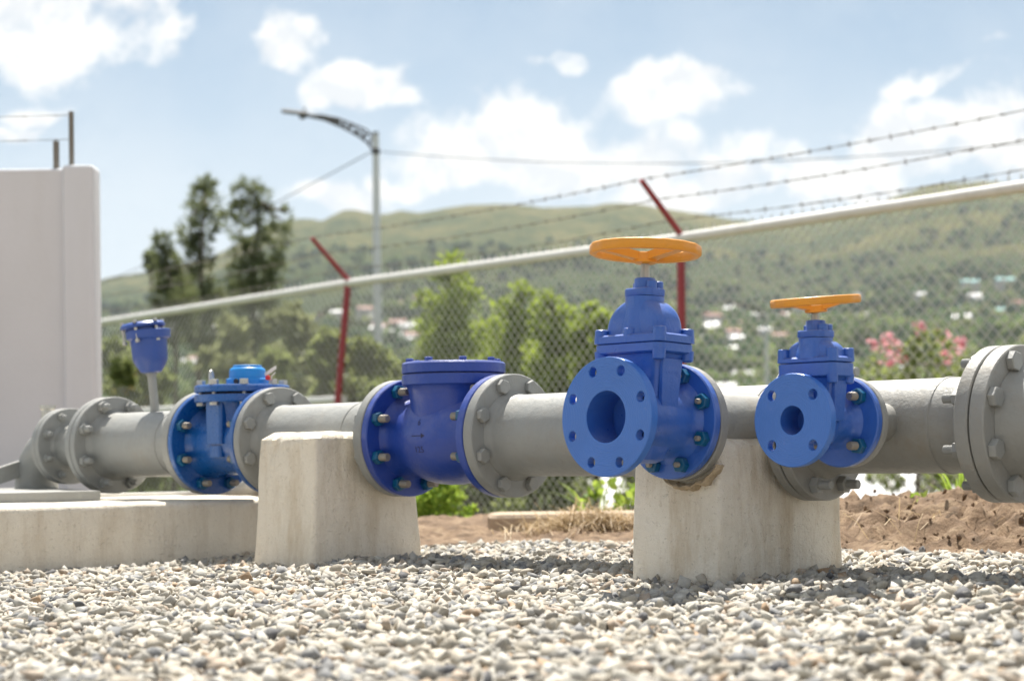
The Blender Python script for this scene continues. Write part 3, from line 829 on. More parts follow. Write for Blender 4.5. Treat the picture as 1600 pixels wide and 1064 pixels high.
mb.box((-.021, -.0011, 0), (.016, .0011, .0016)); mb.loft([[(.010, .006, 0), (.023, 0, 0), (.010, -.006, 0)], [(.010, .006, .0016), (.023, 0, .0016), (.010, -.006, .0016)]])
mb.v = [tuple(wr(Vector(p))) for p in mb.v]; mb.build('cast_arrow', M['check_cast'], body)

# ------------------------------------------------------------------ water meter
m0 = (-1.178-.882)/2; ML = .148
wm = thing('water_meter', 'bright blue flanged water meter with a light blue register cap', 'water meter', P(m0), RZ)
mb = MB(); mb.lathe([(-ML+.02, .10), (-ML+.035, .092), (-ML+.05, .088), (-.06, .088), (0, .09), (.06, .088), (ML-.05, .088), (ML-.035, .092), (ML-.02, .10)], 'x', 80)
mb.lathe([(-.02, .085), (.07, .088), (.10, .094), (.107, .10)], 'z', 72, cap=(False, True))
body = mb.build('body', M['meter_blue'], wm, smooth=45)
mb = MB(); mb.loft([rrect(.036, .0985, .01, -.005), rrect(.036, .0985, .01, .106)]); mb.loft([[(x*.8, y, z-.06) for x, y, z in rrect(.034, .095, .012, .02)], [(x*.8, y, z) for x, y, z in rrect(.034, .0945, .012, -.01)]])
mb.build('rib', M['meter_blue'], body, smooth=40)
for x0, x1 in ((-ML, -ML+.02), (ML-.02, ML)):
    f = flange(wm, x0, x1, FR, M['meter_blue']); d = 1 if x0 < 0 else -1; xx = x1 if x0 < 0 else x0
    bolts(f, xx, 8, BC, NUT_TEAL, d, name='nut'); bolts(f, xx, 8, BC, BM_STUDR, d, scale=.95)
mb = MB(); mb.lathe([(.106, .125), (.109, .128), (.124, .128), (.127, .126)], 'z', 72); mb.build('lower_plate', M['meter_blue'], wm)
mb = MB(); mb.lathe([(.127, .105), (.133, .105)], 'z', 48); mb.build('gasket', M['dark_rubber'], wm)
mb = MB(); mb.lathe([(.133, .125), (.135, .128), (.148, .128), (.152, .125), (.153, .12)], 'z', 72); tp = mb.build('top_plate', M['meter_blue'], wm)
mb = MB(); mb.lathe([(.152, .014), (.155, .014), (.155, .0125), (.165, .0125), (.167, .011)], 'z', 6); mb.lathe([(.105, .006), (.155, .006)], 'z', 10); mb.lathe([(.098, .0125), (.106, .0125)], 'z', 6)
me = mb.mesh('bolt'); me.materials.append(M['zinc'])
for i in range(8):
    a = 2*math.pi*(i+.25)/8; link('bolt', me, None, tp, (.110*math.cos(a), .110*math.sin(a), 0), (0, 0, a*1.7))
mb = MB(); ring = [(0, .013*math.cos(2*math.pi*i/20), .178+.016*math.sin(2*math.pi*i/20)) for i in range(21)]
mb.tube(ring, .0042, 10, cap=False); mb.lathe([(.150, .010), (.160, .008), (.166, .006)], 'z', 14)
mb.build('eye_bolt', M['zinc'], tp, smooth=60, loc=(-.078, -.045, 0), rot=(0, 0, R(38)))
rg = MB(); rg.lathe([(.152, .056), (.153, .057), (.168, .057), (.170, .055), (.171, .049), (.190, .0485), (.196, .0465), (.199, .042), (.2, .039), (.205, .039), (.206, .037)], 'z', 64)
reg = rg.build('register', M['register'], wm, smooth=40, loc=(.030, -.004, 0))
mb = MB(); mb.lathe([(0, .007), (.004, .007)], 'x', 16, Matrix.Translation((.024, -.0545, .161)) @ Matrix.Rotation(R(-65), 4, 'Z')); mb.build('plug', M['dark_rubber'], reg)
mb = MB(); mb.lathe([(0, .011), (.004, .0115), (.008, .011)], 'x', 20, Matrix.Translation((.108, .006, .170)) @ Matrix.Scale(.6, 4) @ Matrix.Rotation(R(-70), 4, 'Z')); mb.build('seal', M['seal_red'], wm)
mb = MB(); mb.tube([(.10, .02, .155), (.103, .022, .175), (.108, .03, .185)], .0015, 6); mb.loft([[(.088, .01, .176), (.09, .014, .176), (.113, .030, .194), (.111, .026, .194)], [(.088, .01, .184), (.09, .014, .184), (.113, .030, .202), (.111, .026, .202)]]); mb.build('seal_tag', M['white_tag'], wm)

# ------------------------------------------------------------------ air valve
av = thing('air_valve', 'small dark blue air valve on a thin grey stem, leaning left', 'air valve', P(-1.436, -.005, AXZ+.076), (0, R(-4.5), 0))
mb = MB(); mb.lathe([(0, .019), (.008, .016), (.012, .0125), (.12, .0125), (.121, .016), (.13, .016)], 'z', 24); mb.build('stem', M['grey'], av)
mb = MB(); mb.lathe([(.128, .022), (.131, .030), (.150, .042), (.162, .048), (.175, .050), (.222, .052), (.226, .060), (.227, .063), (.248, .064), (.250, .062)], 'z', 56); mb.build('bowl', M['air_blue'], av, smooth=35)
mb = MB(); mb.lathe([(.258, .061), (.260, .064), (.266, .064), (.272, .058), (.274, .05)], 'z', 56)
for a in (90,): mb.lathe([(.248, .05), (.259, .05)], 'z', 32)
cap_ = mb.build('cap', M['air_blue'], av, smooth=35, rot=(0, R(-3), 0))
mb = MB(); mb.lathe([(.215, .0065), (.225, .0065)], 'z', 6); mb.lathe([(.22, .003), (.28, .003)], 'z', 8); mb.lathe([(.272, .0065), (.278, .0065)], 'z', 6); mb.lathe([(.250, .005), (.257, .005)], 'z', 8)
me = mb.mesh('bolt'); me.materials.append(M['zinc'])
for i in range(6):
    a = 2*math.pi*(i+.35)/6; link('bolt', me, None, cap_, (.0575*math.cos(a), .0575*math.sin(a), 0))

# ------------------------------------------------------------------ gate valves
def holed_disc(x0, x1, r, bore, n, bc, hr, mat, parent, name='flange', off=.5, cham=.0016):
    bm = bmesh.new()
    def loop(cy, cz, rr, seg):
        vs = [bm.verts.new((x0, cy+rr*math.cos(2*math.pi*i/seg), cz+rr*math.sin(2*math.pi*i/seg))) for i in range(seg)]
        return [bm.edges.new((vs[i], vs[(i+1) % seg])) for i in range(seg)]
    es = loop(0, 0, r, 96) + loop(0, 0, bore, 56)
    for i in range(n):
        a = 2*math.pi*(i+off)/n; es += loop(bc*math.cos(a), bc*math.sin(a), hr, 20)
    bmesh.ops.triangle_fill(bm, use_beauty=True, use_dissolve=False, edges=es, normal=(-1, 0, 0))
    ext = bmesh.ops.extrude_face_region(bm, geom=list(bm.faces)); vs = [g for g in ext['geom'] if isinstance(g, bmesh.types.BMVert)]
    bmesh.ops.translate(bm, verts=vs, vec=(x1-x0, 0, 0)); bmesh.ops.recalc_face_normals(bm, faces=bm.faces)
    me = bpy.data.meshes.new(name); bm.to_mesh(me); bm.free()
    me.polygons.foreach_set('use_smooth', [True]*len(me.polygons)); me.set_sharp_from_angle(angle=R(32))
    o = link(name, me, mat, parent)
    b = o.modifiers.new('bevel', 'BEVEL'); b.width = cham; b.segments = 2; b.limit_method = 'ANGLE'; b.angle_limit = R(50)
    return o
def handwheel(parent, loc, rad, h, tube_r, nsp, rot, tilt, a0, mat, hubr, drop):
    w_ = link('handwheel', None, None, parent, loc, (tilt[0], tilt[1], a0))
    mb = MB(); seg = 120; rings = []
    for i in range(seg):
        a = 2*math.pi*i/seg; sc = rad*(1+.008*math.cos(a*16)) ; ring = []
        for k in range(14):
            th = 2*math.pi*k/14; cx_ = math.copysign(abs(math.cos(th))**.55, math.cos(th)); cz = math.copysign(abs(math.sin(th))**.55, math.sin(th))
            rr = sc - tube_r + tube_r*cx_
            ring.append((rr*math.cos(a), rr*math.sin(a), h/2*cz))
        rings.append(ring)
    rings.append(rings[0]); mb.loft(rings, cap=False)
    for i in range(nsp):                          # channel spokes: a web with a raised rib on each edge
        a = 2*math.pi*i/nsp; T = Matrix.Rotation(a, 4, 'Z')
        def sec(x, z, wd, hh, e): return [(x, -wd, z), (x, -wd, z+hh), (x, -wd+e, z+hh), (x, -wd+e, z+hh*.35), (x, wd-e, z+hh*.35), (x, wd-e, z+hh), (x, wd, z+hh), (x, wd, z)]
        r0, r1 = hubr*.7, rad-tube_r*1.3; secs = []
        for q in range(7):
            u = q/6; secs.append(sec(r0+(r1-r0)*u, -drop*(1-u)**1.2-h*.25, .0125*(rad/.104)*(1-.25*u), h*.75, .0035*(rad/.104)))
        mb.loft(secs, T=T)
    mb.lathe([(-drop-h*.55, hubr*.8), (-drop-h*.45, hubr), (-drop+h*.3, hubr), (-drop+h*.5, hubr*.85)], 'z', 40)
    o = mb.mesh('handwheel', 40)
    w_.data is None
    bpy.data.objects.remove(w_)
    return link('handwheel', o, mat, parent, loc, (tilt[0], tilt[1], a0))

def gate_valve(label, loc, ry, L, fr, ft, bore, nb, bc, hr, xb, A, B, z, wheel, sc, nutscale, joint_t):
    "local x: from the open flange back into the pipework; z: dictionary of heights above the bore"
    g = thing('gate_valve', label, 'gate valve', loc, (0, ry, R(45)), 'gate valves on the branches')
    holed_disc(0, ft, fr, bore, nb, bc, hr, M['gate_face'], g)
    f2 = MB(); f2.lathe(flange_prof(L-ft, L, fr), 'x', 96); rear = f2.build('flange', M['gate_blue'], g)
    bolts(rear, L-ft, nb, bc, NUT_TEAL, -1, name='nut', scale=nutscale); bolts(rear, L-ft, nb, bc, BM_STUDR if nb == 4 else BM_STUDR, -1, scale=nutscale*(.95 if nb == 4 else .62))
    # hollow barrel with the wedge inside
    ro = bore*1.42
    mb = MB(); mb.lathe([(ft-.001, bore), (0.002, bore), (.002, bore+.0005), (ft-.001, ro+.016), (ft+.008, ro+.007), (ft+.018, ro), (xb, ro*1.03), (L-ft-.018, ro), (L-ft-.008, ro+.007), (L-ft+.001, ro+.016)][3:], 'x', 72, cap=(False, False))
    mb.lathe([(.0005, bore), (ft*.5, bore*.985), (ft*1.6, bore*.965), (xb-.02, bore*.965), (xb-.02, bore*1.08), (xb-.004, bore*1.08)], 'x', 56, cap=(False, False))
    mb.lathe([(xb-.010, 0.0001), (xb-.012, bore*.45), (xb-.014, bore*.5), (xb-.008, bore*1.1)], 'x', 56, cap=(False, False))
    # body box, lofted downwards
    rings = []
    for zz, a, b_ in ((z['bf0'], A*.86, B*.80), (z['bf0']-.012*sc, A*.80, B*.74), (z['bf0']*.5, A*.72, B*.70), (0, A*.62, B*.66), (-ro*.75, A*.56, B*.62), (-ro*1.12, A*.42, B*.52), (-ro*1.22, A*.25, B*.3)):
        rings.append(rrect(b_/2, a/2, min(a, b_)*.20, zz, 6, cx=xb))
    mb.loft(rings)
    body = mb.build('body', M['gate_blue'], g, smooth=40, bevel=.0012)
    # flat cast panel on the right-hand side
    mb = MB(); pw = B*.29; pts = [(-pw, z['bf0']*.93), (pw, z['bf0']*.93), (pw*.74, -.002), (-pw*.74, -.002)]
    y0, y1 = -A*.405, -A*.33
    mb.loft([[(xb+x, y0+.002, zz) if zz > 0.01 else (xb+x, y1+.0005, zz) for x, zz in pts], [(xb+x*.93, y0-.004, zz*.99) if zz > .01 else (xb+x*.93, y1-.009, zz+.002) for x, zz in pts]])
    pan = mb.build('side_panel', M['gate_blue'], body, bevel=.001)
    # body flange, bonnet flange, bosses
    mb = MB(); rr = .17*B
    mb.loft([rrect(B/2-.004, A/2-.004, rr, z['bf0'], 8, cx=xb), rrect(B/2, A/2, rr, z['bf0']+.003, 8, cx=xb), rrect(B/2, A/2, rr, z['split']-.0012, 8, cx=xb), rrect(B/2-.001, A/2-.001, rr, z['split']-.0004, 8, cx=xb)])
    ears = [(sx, sy) for sx in (-1, 1) for sy in (-1, 1)]
    ex, ey, er = B/2-.012*sc, A/2-.012*sc, .0125*sc
    for sx, sy in ears: mb.lathe([(z['bf0']-.014*sc, er*.55), (z['bf0']-.012*sc, er*.95), (z['bf0']+.006, er*1.05)], 'z', 20, Matrix.Translation((xb+sx*ex, sy*ey, 0)))
    mb.build('body_flange', M['gate_blue'], g, smooth=35)
    mb = MB()
    mb.loft([rrect(B/2-.001, A/2-.001, rr, z['split']+.0008, 8, cx=xb), rrect(B/2+.001, A/2+.001, rr, z['split']+.002, 8, cx=xb), rrect(B/2+.001, A/2+.001, rr, z['bn1']-.003, 8, cx=xb), rrect(B/2-.003, A/2-.003, rr, z['bn1'], 8, cx=xb)])
    for sx, sy in ears + ([(-1, 0), (1, 0)] if sc > .9 else []):
        mb.lathe([(z['split']+.002, er*1.1), (z['bn1']+z['boss'], er), (z['bn1']+z['boss']+.0015, er*.85)], 'z', 22, Matrix.Translation((xb+sx*ex, sy*ey, 0)))
    mb.build('bonnet_flange', M['gate_blue'], g, smooth=35)
    # domed bonnet: broad arch across, narrow along the flow, with a round riser
    mb = MB(); rings = []; zb, zt = z['bn1']-.003, z['dome']
    for q in range(15):
        u = q/14; c = math.cos(u*math.pi/2)
        k = (1-u**2.6)**(1/2.4) if u < 1 else 0
        a_ = (A*.425)*k; rings.append(rrect(max(B*.20, B*.355*(1-.35*u**3)), max(a_, .012), B*.19*min(1, k+.3), zb+(zt-zb)*u, 7, cx=xb))
    mb.loft(rings)
    rg_ = z['riser']; mb.lathe([(zb, rg_*1.25), (zb+(zt-zb)*.3, rg_*1.18), (zb+(zt-zb)*.62, rg_*1.05), (zb+(zt-zb)*.85, rg_), (z['gf0'], rg_*1.02)], 'z', 48, Matrix.Translation((xb, 0, 0)))
    for sx, sy in ((-1, 0), ):
        mb.loft([rrect(.005*sc, .004*sc, .002, zb, 3, cx=xb-B*.38), rrect(.005*sc, .004*sc, .002, zb+(zt-zb)*.75, 3, cx=xb-B*.30)])
    mb.build('bonnet', M['gate_blue'], g, smooth=50)
    # gland: flange with ears, cylinder
    mb = MB(); q = z['gr']
    mb.loft([rrect(q*.80, q, q*.45, z['gf0']+.0012, 7, cx=xb), rrect(q*.83, q*1.02, q*.45, z['gf0']+.003, 7, cx=xb), rrect(q*.83, q*1.02, q*.45, z['gf1']-.002, 7, cx=xb), rrect(q*.78, q*.97, q*.45, z['gf1'], 7, cx=xb)])
    for sx, sy in ((-.25, -.72), (.25, .72), (.45, -.60)): mb.lathe([(z['gf0']+.002, q*.30), (z['gf1']+.012*sc, q*.30), (z['gf1']+.0135*sc, q*.25)], 'z', 18, Matrix.Translation((xb+sx*q, sy*q, 0)))
    mb.lathe([(z['gf1']-.004, q*.62), (z['g1']-.002, q*.60), (z['g1'], q*.55)], 'z', 28, Matrix.Translation((xb, 0, 0)))
    mb.build('gland', M['gate_blue'], g, smooth=35)
    mb = MB(); mb.lathe([(z['g1']-.002, .0092*sc), (z['g1']+(z['hub']-z['g1'])*.55, .0092*sc), (z['g1']+(z['hub']-z['g1'])*.56, .0082*sc), (z['hub']+.02, .0082*sc), (z['hub']+.022, .004)], 'z', 20, Matrix.Translation((xb, 0, 0)))
    mb.build('stem', M['steel'], g)
    wz, wr, wh, wt, hubr, drop, wrot, tilt = wheel
    handwheel(g, (xb, 0, wz), wr, wh, wt, 3, 0, tilt, wrot, M['orange'], hubr, drop)
    return g, body, pan

z1 = dict(bf0=.120, split=.1385, bn1=.156, boss=.010, dome=.224, riser=.036, gf0=.228, gf1=.244, gr=.033, g1=.264, hub=.290)
g1, body1, pan1 = gate_valve('larger blue gate valve with an orange handwheel and an eight-hole open flange', (.172, 3.335, CAMZ+.0766), R(2.2), .20, .110, .019, .0475, 8, .090, .0095,
    .104, .166, .104, z1, (.316, .1045, .0200, .0070, .022, .014, R(150), (0, R(-1.0))), 1.0, .88, .296)
def flat_map(xc, yc, zc, slope):
    def f(c): return Vector((xc+c.x, yc - c.z + slope*(c.y), zc+c.y))
    return f
for txt, sz, zc in (('DN100', .0115, .083), ('PN16', .0115, .066), ('GGG50', .0095, .050)):
    me = text_mesh(txt, sz, .0011, flat_map(.104, -.166*.405-.0042+.012*(.11-zc)/.11, zc, -.11)); link('cast_letters', me, M['gate_blue'], pan1)
z2 = dict(bf0=.076, split=.102, bn1=.113, boss=.014, dome=.146, riser=.030, gf0=.147, gf1=.161, gr=.0285, g1=.179, hub=.194)
g2, body2, pan2 = gate_valve('smaller blue gate valve with an orange handwheel and a four-hole open flange', (.4917, 3.2, CAMZ+.0639), R(.6), .160, .0825, .0165, .0250, 4, .0625, .0092,
    .072, .124, .068, z2, (.213, .0800, .0150, .0060, .020, .012, R(40), (R(-3.5), R(-4.2))), .80, .85, .205)

# ------------------------------------------------------------------ white wall with posts and wires
WY = 8.5
ww = thing('white_wall', 'smooth white rendered wall with a corner pilaster at the left edge', 'wall', (px(98, 500, WY).x, WY, -.5))
xw = px(98, 500, WY).x; zt = px(98, 258, WY).z
mb = MB(); mb.box((-5, .03, 0), (.05, .14, zt+.5-.01)); mb.build('wall_face', M['white_wall'], ww, bevel=.012)
xr = px(156.5, 500, WY+.12).x
mb = MB(); r_ = rrect((xr-xw)/2, .08, .018, 0, 8, cx=(xr-xw)/2, cy=.08)
tops = [r_, [(x, y, zt+.5-.02) for x, y, _ in r_]]
c_ = ((xr-xw)/2, .08)
for f_, dz in ((.97, -.006), (.9, 0)): tops.append([(c_[0]+(x-c_[0])*f_, c_[1]+(y-c_[1])*f_, zt+.5+dz) for x, y, _ in r_])
mb.loft(tops); mb.build('pilaster', M['white_wall'], ww, smooth=50)
wp = []
for k, (x_, yt, lab, rr) in enumerate(((112, 175, 'taller thin rusty post on top of the white wall corner', .0125), (88, 221, 'shorter rusty post on top of the white wall', .015))):
    p = px(x_, yt, WY+.08); base = px(x_, 262, WY+.08)
    mb = MB(); mb.tube([(0, 0, -.05), (0, 0, p.z-base.z)], rr, 12)
    o = mb.build('steel_post', M['bwire'], None, loc=(base.x, WY+.08, base.z)); tag(o, lab, 'post', 'posts on the white wall'); wp.append((base.x, p.z))
def barbed(pts, r=.0022, sp=.15, bl=.016, sag=.0, seed=0):
    rnd = random.Random(seed); mb = MB(); out = []
    for (a, b) in zip(pts[:-1], pts[1:]):
        a, b = Vector(a), Vector(b); L = (b-a).length; n = max(2, int(L/.12))
        d = (b-a).normalized()
        side = d.cross(Vector((0, 0, 1))).normalized()
        path = []
        for i in range(n+1):
            u = i/n; p = a.lerp(b, u); p.z -= sag*4*u*(1-u); path.append(p)
        for ph in (0, math.pi):
            mb.tube([p + (side*math.cos(i*1.9+ph)+Vector((0, 0, 1))*math.sin(i*1.9+ph))*r*.8 for i, p in enumerate(path)], r*.75, 5)
        m_ = int(L/sp)
        for i in range(m_):
            u = (i+.5)/m_; p = a.lerp(b, u); p.z -= sag*4*u*(1-u)
            for q in range(2):
                th = rnd.uniform(0, 3.14); v = (side*math.cos(th)+Vector((0, 0, 1))*math.sin(th))*bl + d*rnd.uniform(-.006, .006)
                mb.tube([p-v+d*(.004*q), p+v+d*(.004*q)], r*.7, 4)
            mb.tube([p-d*.007, p+d*.007], r*1.9, 6)
    return mb
for zz, x1, lab in ((px(112, 180, WY+.08).z, wp[0][0], 'upper barbed wire strung above the white wall'), (px(100, 218, WY+.08).z, wp[0][0], 'lower barbed wire strung above the white wall')):
    mb = barbed([(x1-3.2, 0, .05), (x1, 0, 0)], .0013, .14, .009, .03, 2)
    tag(mb.build('barbed_wire', M['bwire'], None, loc=(0, WY+.08, zz)), lab, 'barbed wire', 'wires above the white wall')

# ------------------------------------------------------------------ chain-link fence
def fence_at(u):  # u: X
    return Vector((u, 14.695-1.223*u, 0))
FG = -.62
posts = [(-4.75, 1.565), (-1.463, 1.605), (1.236, 1.585), (3.94, 1.610)]
fence = thing('chain_link_fence', 'chain-link fence with a white top rail, red angled posts and barbed wire', 'fence', (0, 14.695, CAMZ+FG))
def fl(v): return (v.x, v.y-14.695, v.z-FG)     # heights given relative to the camera
def post_pt(i): X, z_ = posts[i]; p = fence_at(X); p.z = z_; return p
inn = Vector((-.774, -.633, 0))
for i in range(4):
    mb = MB(); top = post_pt(i); base = top.copy(); base.z = FG-.1
    if i == 1: base.x -= .23
    elbow = top + Vector((0, 0, .03)); tip = elbow + inn*.385 + Vector((0, 0, .355))
    mb.tube([fl(base), fl(elbow), ], .031, 16); po = mb.build('post', M['red'], fence, smooth=40)
    mb = MB(); mb.tube([fl(elbow - inn*.01), fl(elbow), fl(tip)], [.026, .024, .020], 12); mb.build('arm', M['red'], po, smooth=40)
for i in range(3):
    mb = MB(); a, b_ = post_pt(i), post_pt(i+1); n = 7
    for k in range(n):
        p0, p1 = a.lerp(b_, k/n), a.lerp(b_, (k+1)/n); d = (p1-p0).normalized()
        mb.tube([fl(p0), fl(p1)], (.037 if k % 2 == 0 else .036), 14)
    mb.build('top_rail', M['galv'], fence, smooth=40)
mb = MB(); a = fence_at(-4.75); a.z = .56; b_ = fence_at(-1.52); b_.z = .56; mb.tube([fl(a), fl(b_)], .040, 14); mb.build('middle_rail', M['galv'], fence, smooth=40)
a = fence_at(-4.75); b_ = fence_at(3.94)
Lf = (b_-a).length; dirf = (b_-a).normalized(); step = .046; nW = int(Lf/step)
V, Fc = [], []
rz = np.array
def rail_z(X): return float(np.interp(X, [p[0] for p in posts], [p[1] for p in posts]))
segs = []
nrmf = Vector((dirf.y, -dirf.x, 0))
rnd = random.Random(9)
wav = lambda s_: .012*mnoise.noise(Vector((s_*.9, 0, 0)))
for i in range(nW):
    s_ = i*step; X = a.x+dirf.x*s_; zt_ = rail_z(X)+.035; zb_ = FG+.03; z_ = zt_+.02; k = 0; pts = []
    while z_ > zb_:
        off = (0 if (k+i) % 2 == 0 else step) + wav(s_+z_)
        q = a + dirf*(s_+off)
        pts.append(Vector((q.x, q.y, z_ + .01*mnoise.noise(Vector((s_, z_, 2))))) + nrmf*(.003 if (k+i) % 2 == 0 else -.003) - nrmf*.046)
        z_ -= step; k += 1
    tip = pts[0] + dirf*rnd.uniform(-.006, .006) + Vector((0, 0, rnd.uniform(.015, .03)))
    segs.append([tip]+pts)
rw = .0045
for pts in segs:
    base = len(V)
    for p in pts:
        for th in (0, 2.094, 4.189): V.append(fl(p + (nrmf*math.cos(th) + dirf*math.sin(th)*1.0)*rw))
    for j in range(len(pts)-1):
        for q in range(3):
            Fc.append((base+j*3+q, base+j*3+(q+1) % 3, base+(j+1)*3+(q+1) % 3, base+(j+1)*3+q))
link('wire_mesh', np_mesh('wire_mesh', V, Fc, True), M['wire'], fence)
for j, fr_ in enumerate((.97, .60, .22)):
    pts = []
    for i in range(4):
        top = post_pt(i)+Vector((0, 0, .03)); pts.append(Vector(fl(top + inn*.385*fr_ + Vector((0, 0, .355*fr_+.02)))))
    barbed(pts, .0032, .16, .022, .03+.01*j, j).build('barbed_wire', M['bwire'], fence)

# ------------------------------------------------------------------ street lamps and overhead cable
def street_lamp(label, loc, rot, sc=1.0):
    L_ = thing('street_lamp', label, 'street lamp', loc, (0, 0, rot), 'street lamps beyond the fence')
    Hp = 8.1
    mb = MB(); mb.tube([(0, 0, 0), (0, 0, Hp*.45), (0, 0, Hp)], [.115, .095, .070], 20); mb.build('pole', M['lamp_metal'], L_, smooth=40)
    mb = MB(); mb.lathe([(Hp-.42, .085), (Hp-.30, .085)], 'z', 16); mb.build('collar', M['lamp_dark'], L_); mb = MB(); mb.lathe([(Hp-.02, .07), (Hp+.06, .06)], 'z', 16); mb.build('pole_cap', M['lamp_dark'], L_)
    # curved bracket: two edges, a solid web near the head and scrolls near the pole
    top = [(-.10, Hp+.02), (-.22, Hp+.12), (-.45, Hp+.22), (-.80, Hp+.36), (-1.15, Hp+.43), (-1.5, Hp+.44)]
    bot = [(-.04, Hp-.36), (-.14, Hp-.20), (-.38, Hp-.02), (-.70, Hp+.16), (-1.10, Hp+.33), (-1.5, Hp+.42)]
    mb = MB()
    mb.tube([(x, 0, z) for x, z in top], .018, 8); mb.tube([(x, 0, z) for x, z in bot], .018, 8)
    for k in (3, 4):
        q = [(top[k][0], top[k][1]), (top[k+1][0], top[k+1][1]), (bot[k+1][0], bot[k+1][1]), (bot[k][0], bot[k][1])]
        mb.loft([[(x, -.012, z) for x, z in q], [(x, .012, z) for x, z in q]])
    for (x, z, r) in ((-.17, Hp-.06, .085), (-.30, Hp+.02, .06), (-.36, Hp+.12, .06), (-.48, Hp+.13, .075), (-.62, Hp+.21, .07), (-.74, Hp+.26, .055), (-.10, Hp-.20, .06)):
        mb.tube([(x+r*math.cos(2*math.pi*i/14), 0, z+r*math.sin(2*math.pi*i/14)) for i in range(15)], .02, 6, cap=False)
    for (x, z) in ((-.24, Hp-.02), (-.42, Hp+.06), (-.55, Hp+.18), (-.68, Hp+.19)): mb.lathe([(-.012, .05), (.012, .05)], 'x', 10, Matrix.Translation((x, 0, z)) @ Matrix.Rotation(R(90), 4, 'Z'))
    mb.build('bracket', M['lamp_dark'], L_)
    mb = MB(); T = Matrix.Translation((-1.72, 0, Hp+.49)) @ Matrix.Rotation(R(7), 4, 'Y')
    mb.loft([rrect(.28, .11, .06, -.02, 5), rrect(.30, .13, .07, .0, 5), rrect(.27, .10, .06, .035, 5)], T=T)
    mb.lathe([(-.11, .06), (-.02, .09)], 'z', 16, Matrix.Translation((-1.56, 0, Hp+.47))); mb.lathe([(.0, .02), (.11, .02)], 'z', 8, Matrix.Translation((-1.52, 0, Hp+.49))); mb.tube([(-1.55, 0, Hp+.46), (-1.42, 0, Hp+.43)], .03, 8)
    mb.build('lamp_head', M['lamp_dark'], L_, smooth=40)
    return L_
LY = 39.0
pt = px(587, 211, LY); street_lamp('nearest grey street lamp with an ornate curved dark bracket', (pt.x, LY, pt.z-8.1), 0)
pt3 = px(1197, 488, 80); street_lamp('faint distant street lamp behind the two gate valves', (pt3.x, 80, pt3.z-8.1), 0)
pt2 = px(494, 492, 88); street_lamp('small distant street lamp left of the first red post', (pt2.x, 88, pt2.z-8.1), R(150))
cab = thing('overhead_cable', 'thin sagging overhead cable tied to the nearest street lamp', 'cable', px(583, 236, LY-.1))
o_ = px(583, 236, LY-.1)
mb = MB()
A_, B_ = Vector((0, 0, 0)), px(1950, 180, 30)-o_
mb.tube([A_.lerp(B_, u/30)-Vector((0, 0, 0.5*4*(u/30)*(1-u/30))) for u in range(31)], .009, 6)
B_ = px(100, 462, 75)-o_
mb.tube([A_.lerp(B_, u/20)-Vector((0, 0, .25*4*(u/20)*(1-u/20))) for u in range(21)], .012, 6)
mb.build('wire', M['cable'], cab)

# ------------------------------------------------------------------ foliage
frng = np.random.default_rng(21)
def leaves(cl, n, size, long=1.6, up=.3, seed=None):
    "cl: list of (x,y,z,rx,ry,rz) clumps; returns leaf quads; clump surface is favoured and broken into tufts"
    g = frng; cl = np.array(cl); vol = cl[:, 3]*cl[:, 4]*cl[:, 5]; pr = vol**.8/np.sum(vol**.8)
    nt = max(10, n//14)
    ci = g.choice(len(cl), nt, p=pr); v = g.normal(size=(nt, 3)); v /= np.linalg.norm(v, axis=1)[:, None]
    rr = g.uniform(.35, 1.05, nt)**.6
    tc = cl[ci, :3] + v*rr[:, None]*cl[ci, 3:6]
    ti = g.integers(0, nt, n); tr = np.minimum(cl[ci, 3:6].min(1), .9)*.31
    c = tc[ti] + g.normal(size=(n, 3))*tr[ti][:, None]*np.array([1, 1, 1.0])*.62
    d = v[ti] + g.normal(size=(n, 3))*.8 + np.array([0, 0, up]); d /= np.linalg.norm(d, axis=1)[:, None]
    s = np.cross(d, g.normal(size=(n, 3))); s /= np.linalg.norm(s, axis=1)[:, None]
    L = size*g.uniform(.6, 1.4, n)[:, None]; Wd = L/long*.5
    V = np.stack([c, c+d*L*.5+s*Wd, c+d*L, c+d*L*.5-s*Wd], 1).reshape(-1, 3)
    return V, np.arange(4*n).reshape(n, 4)
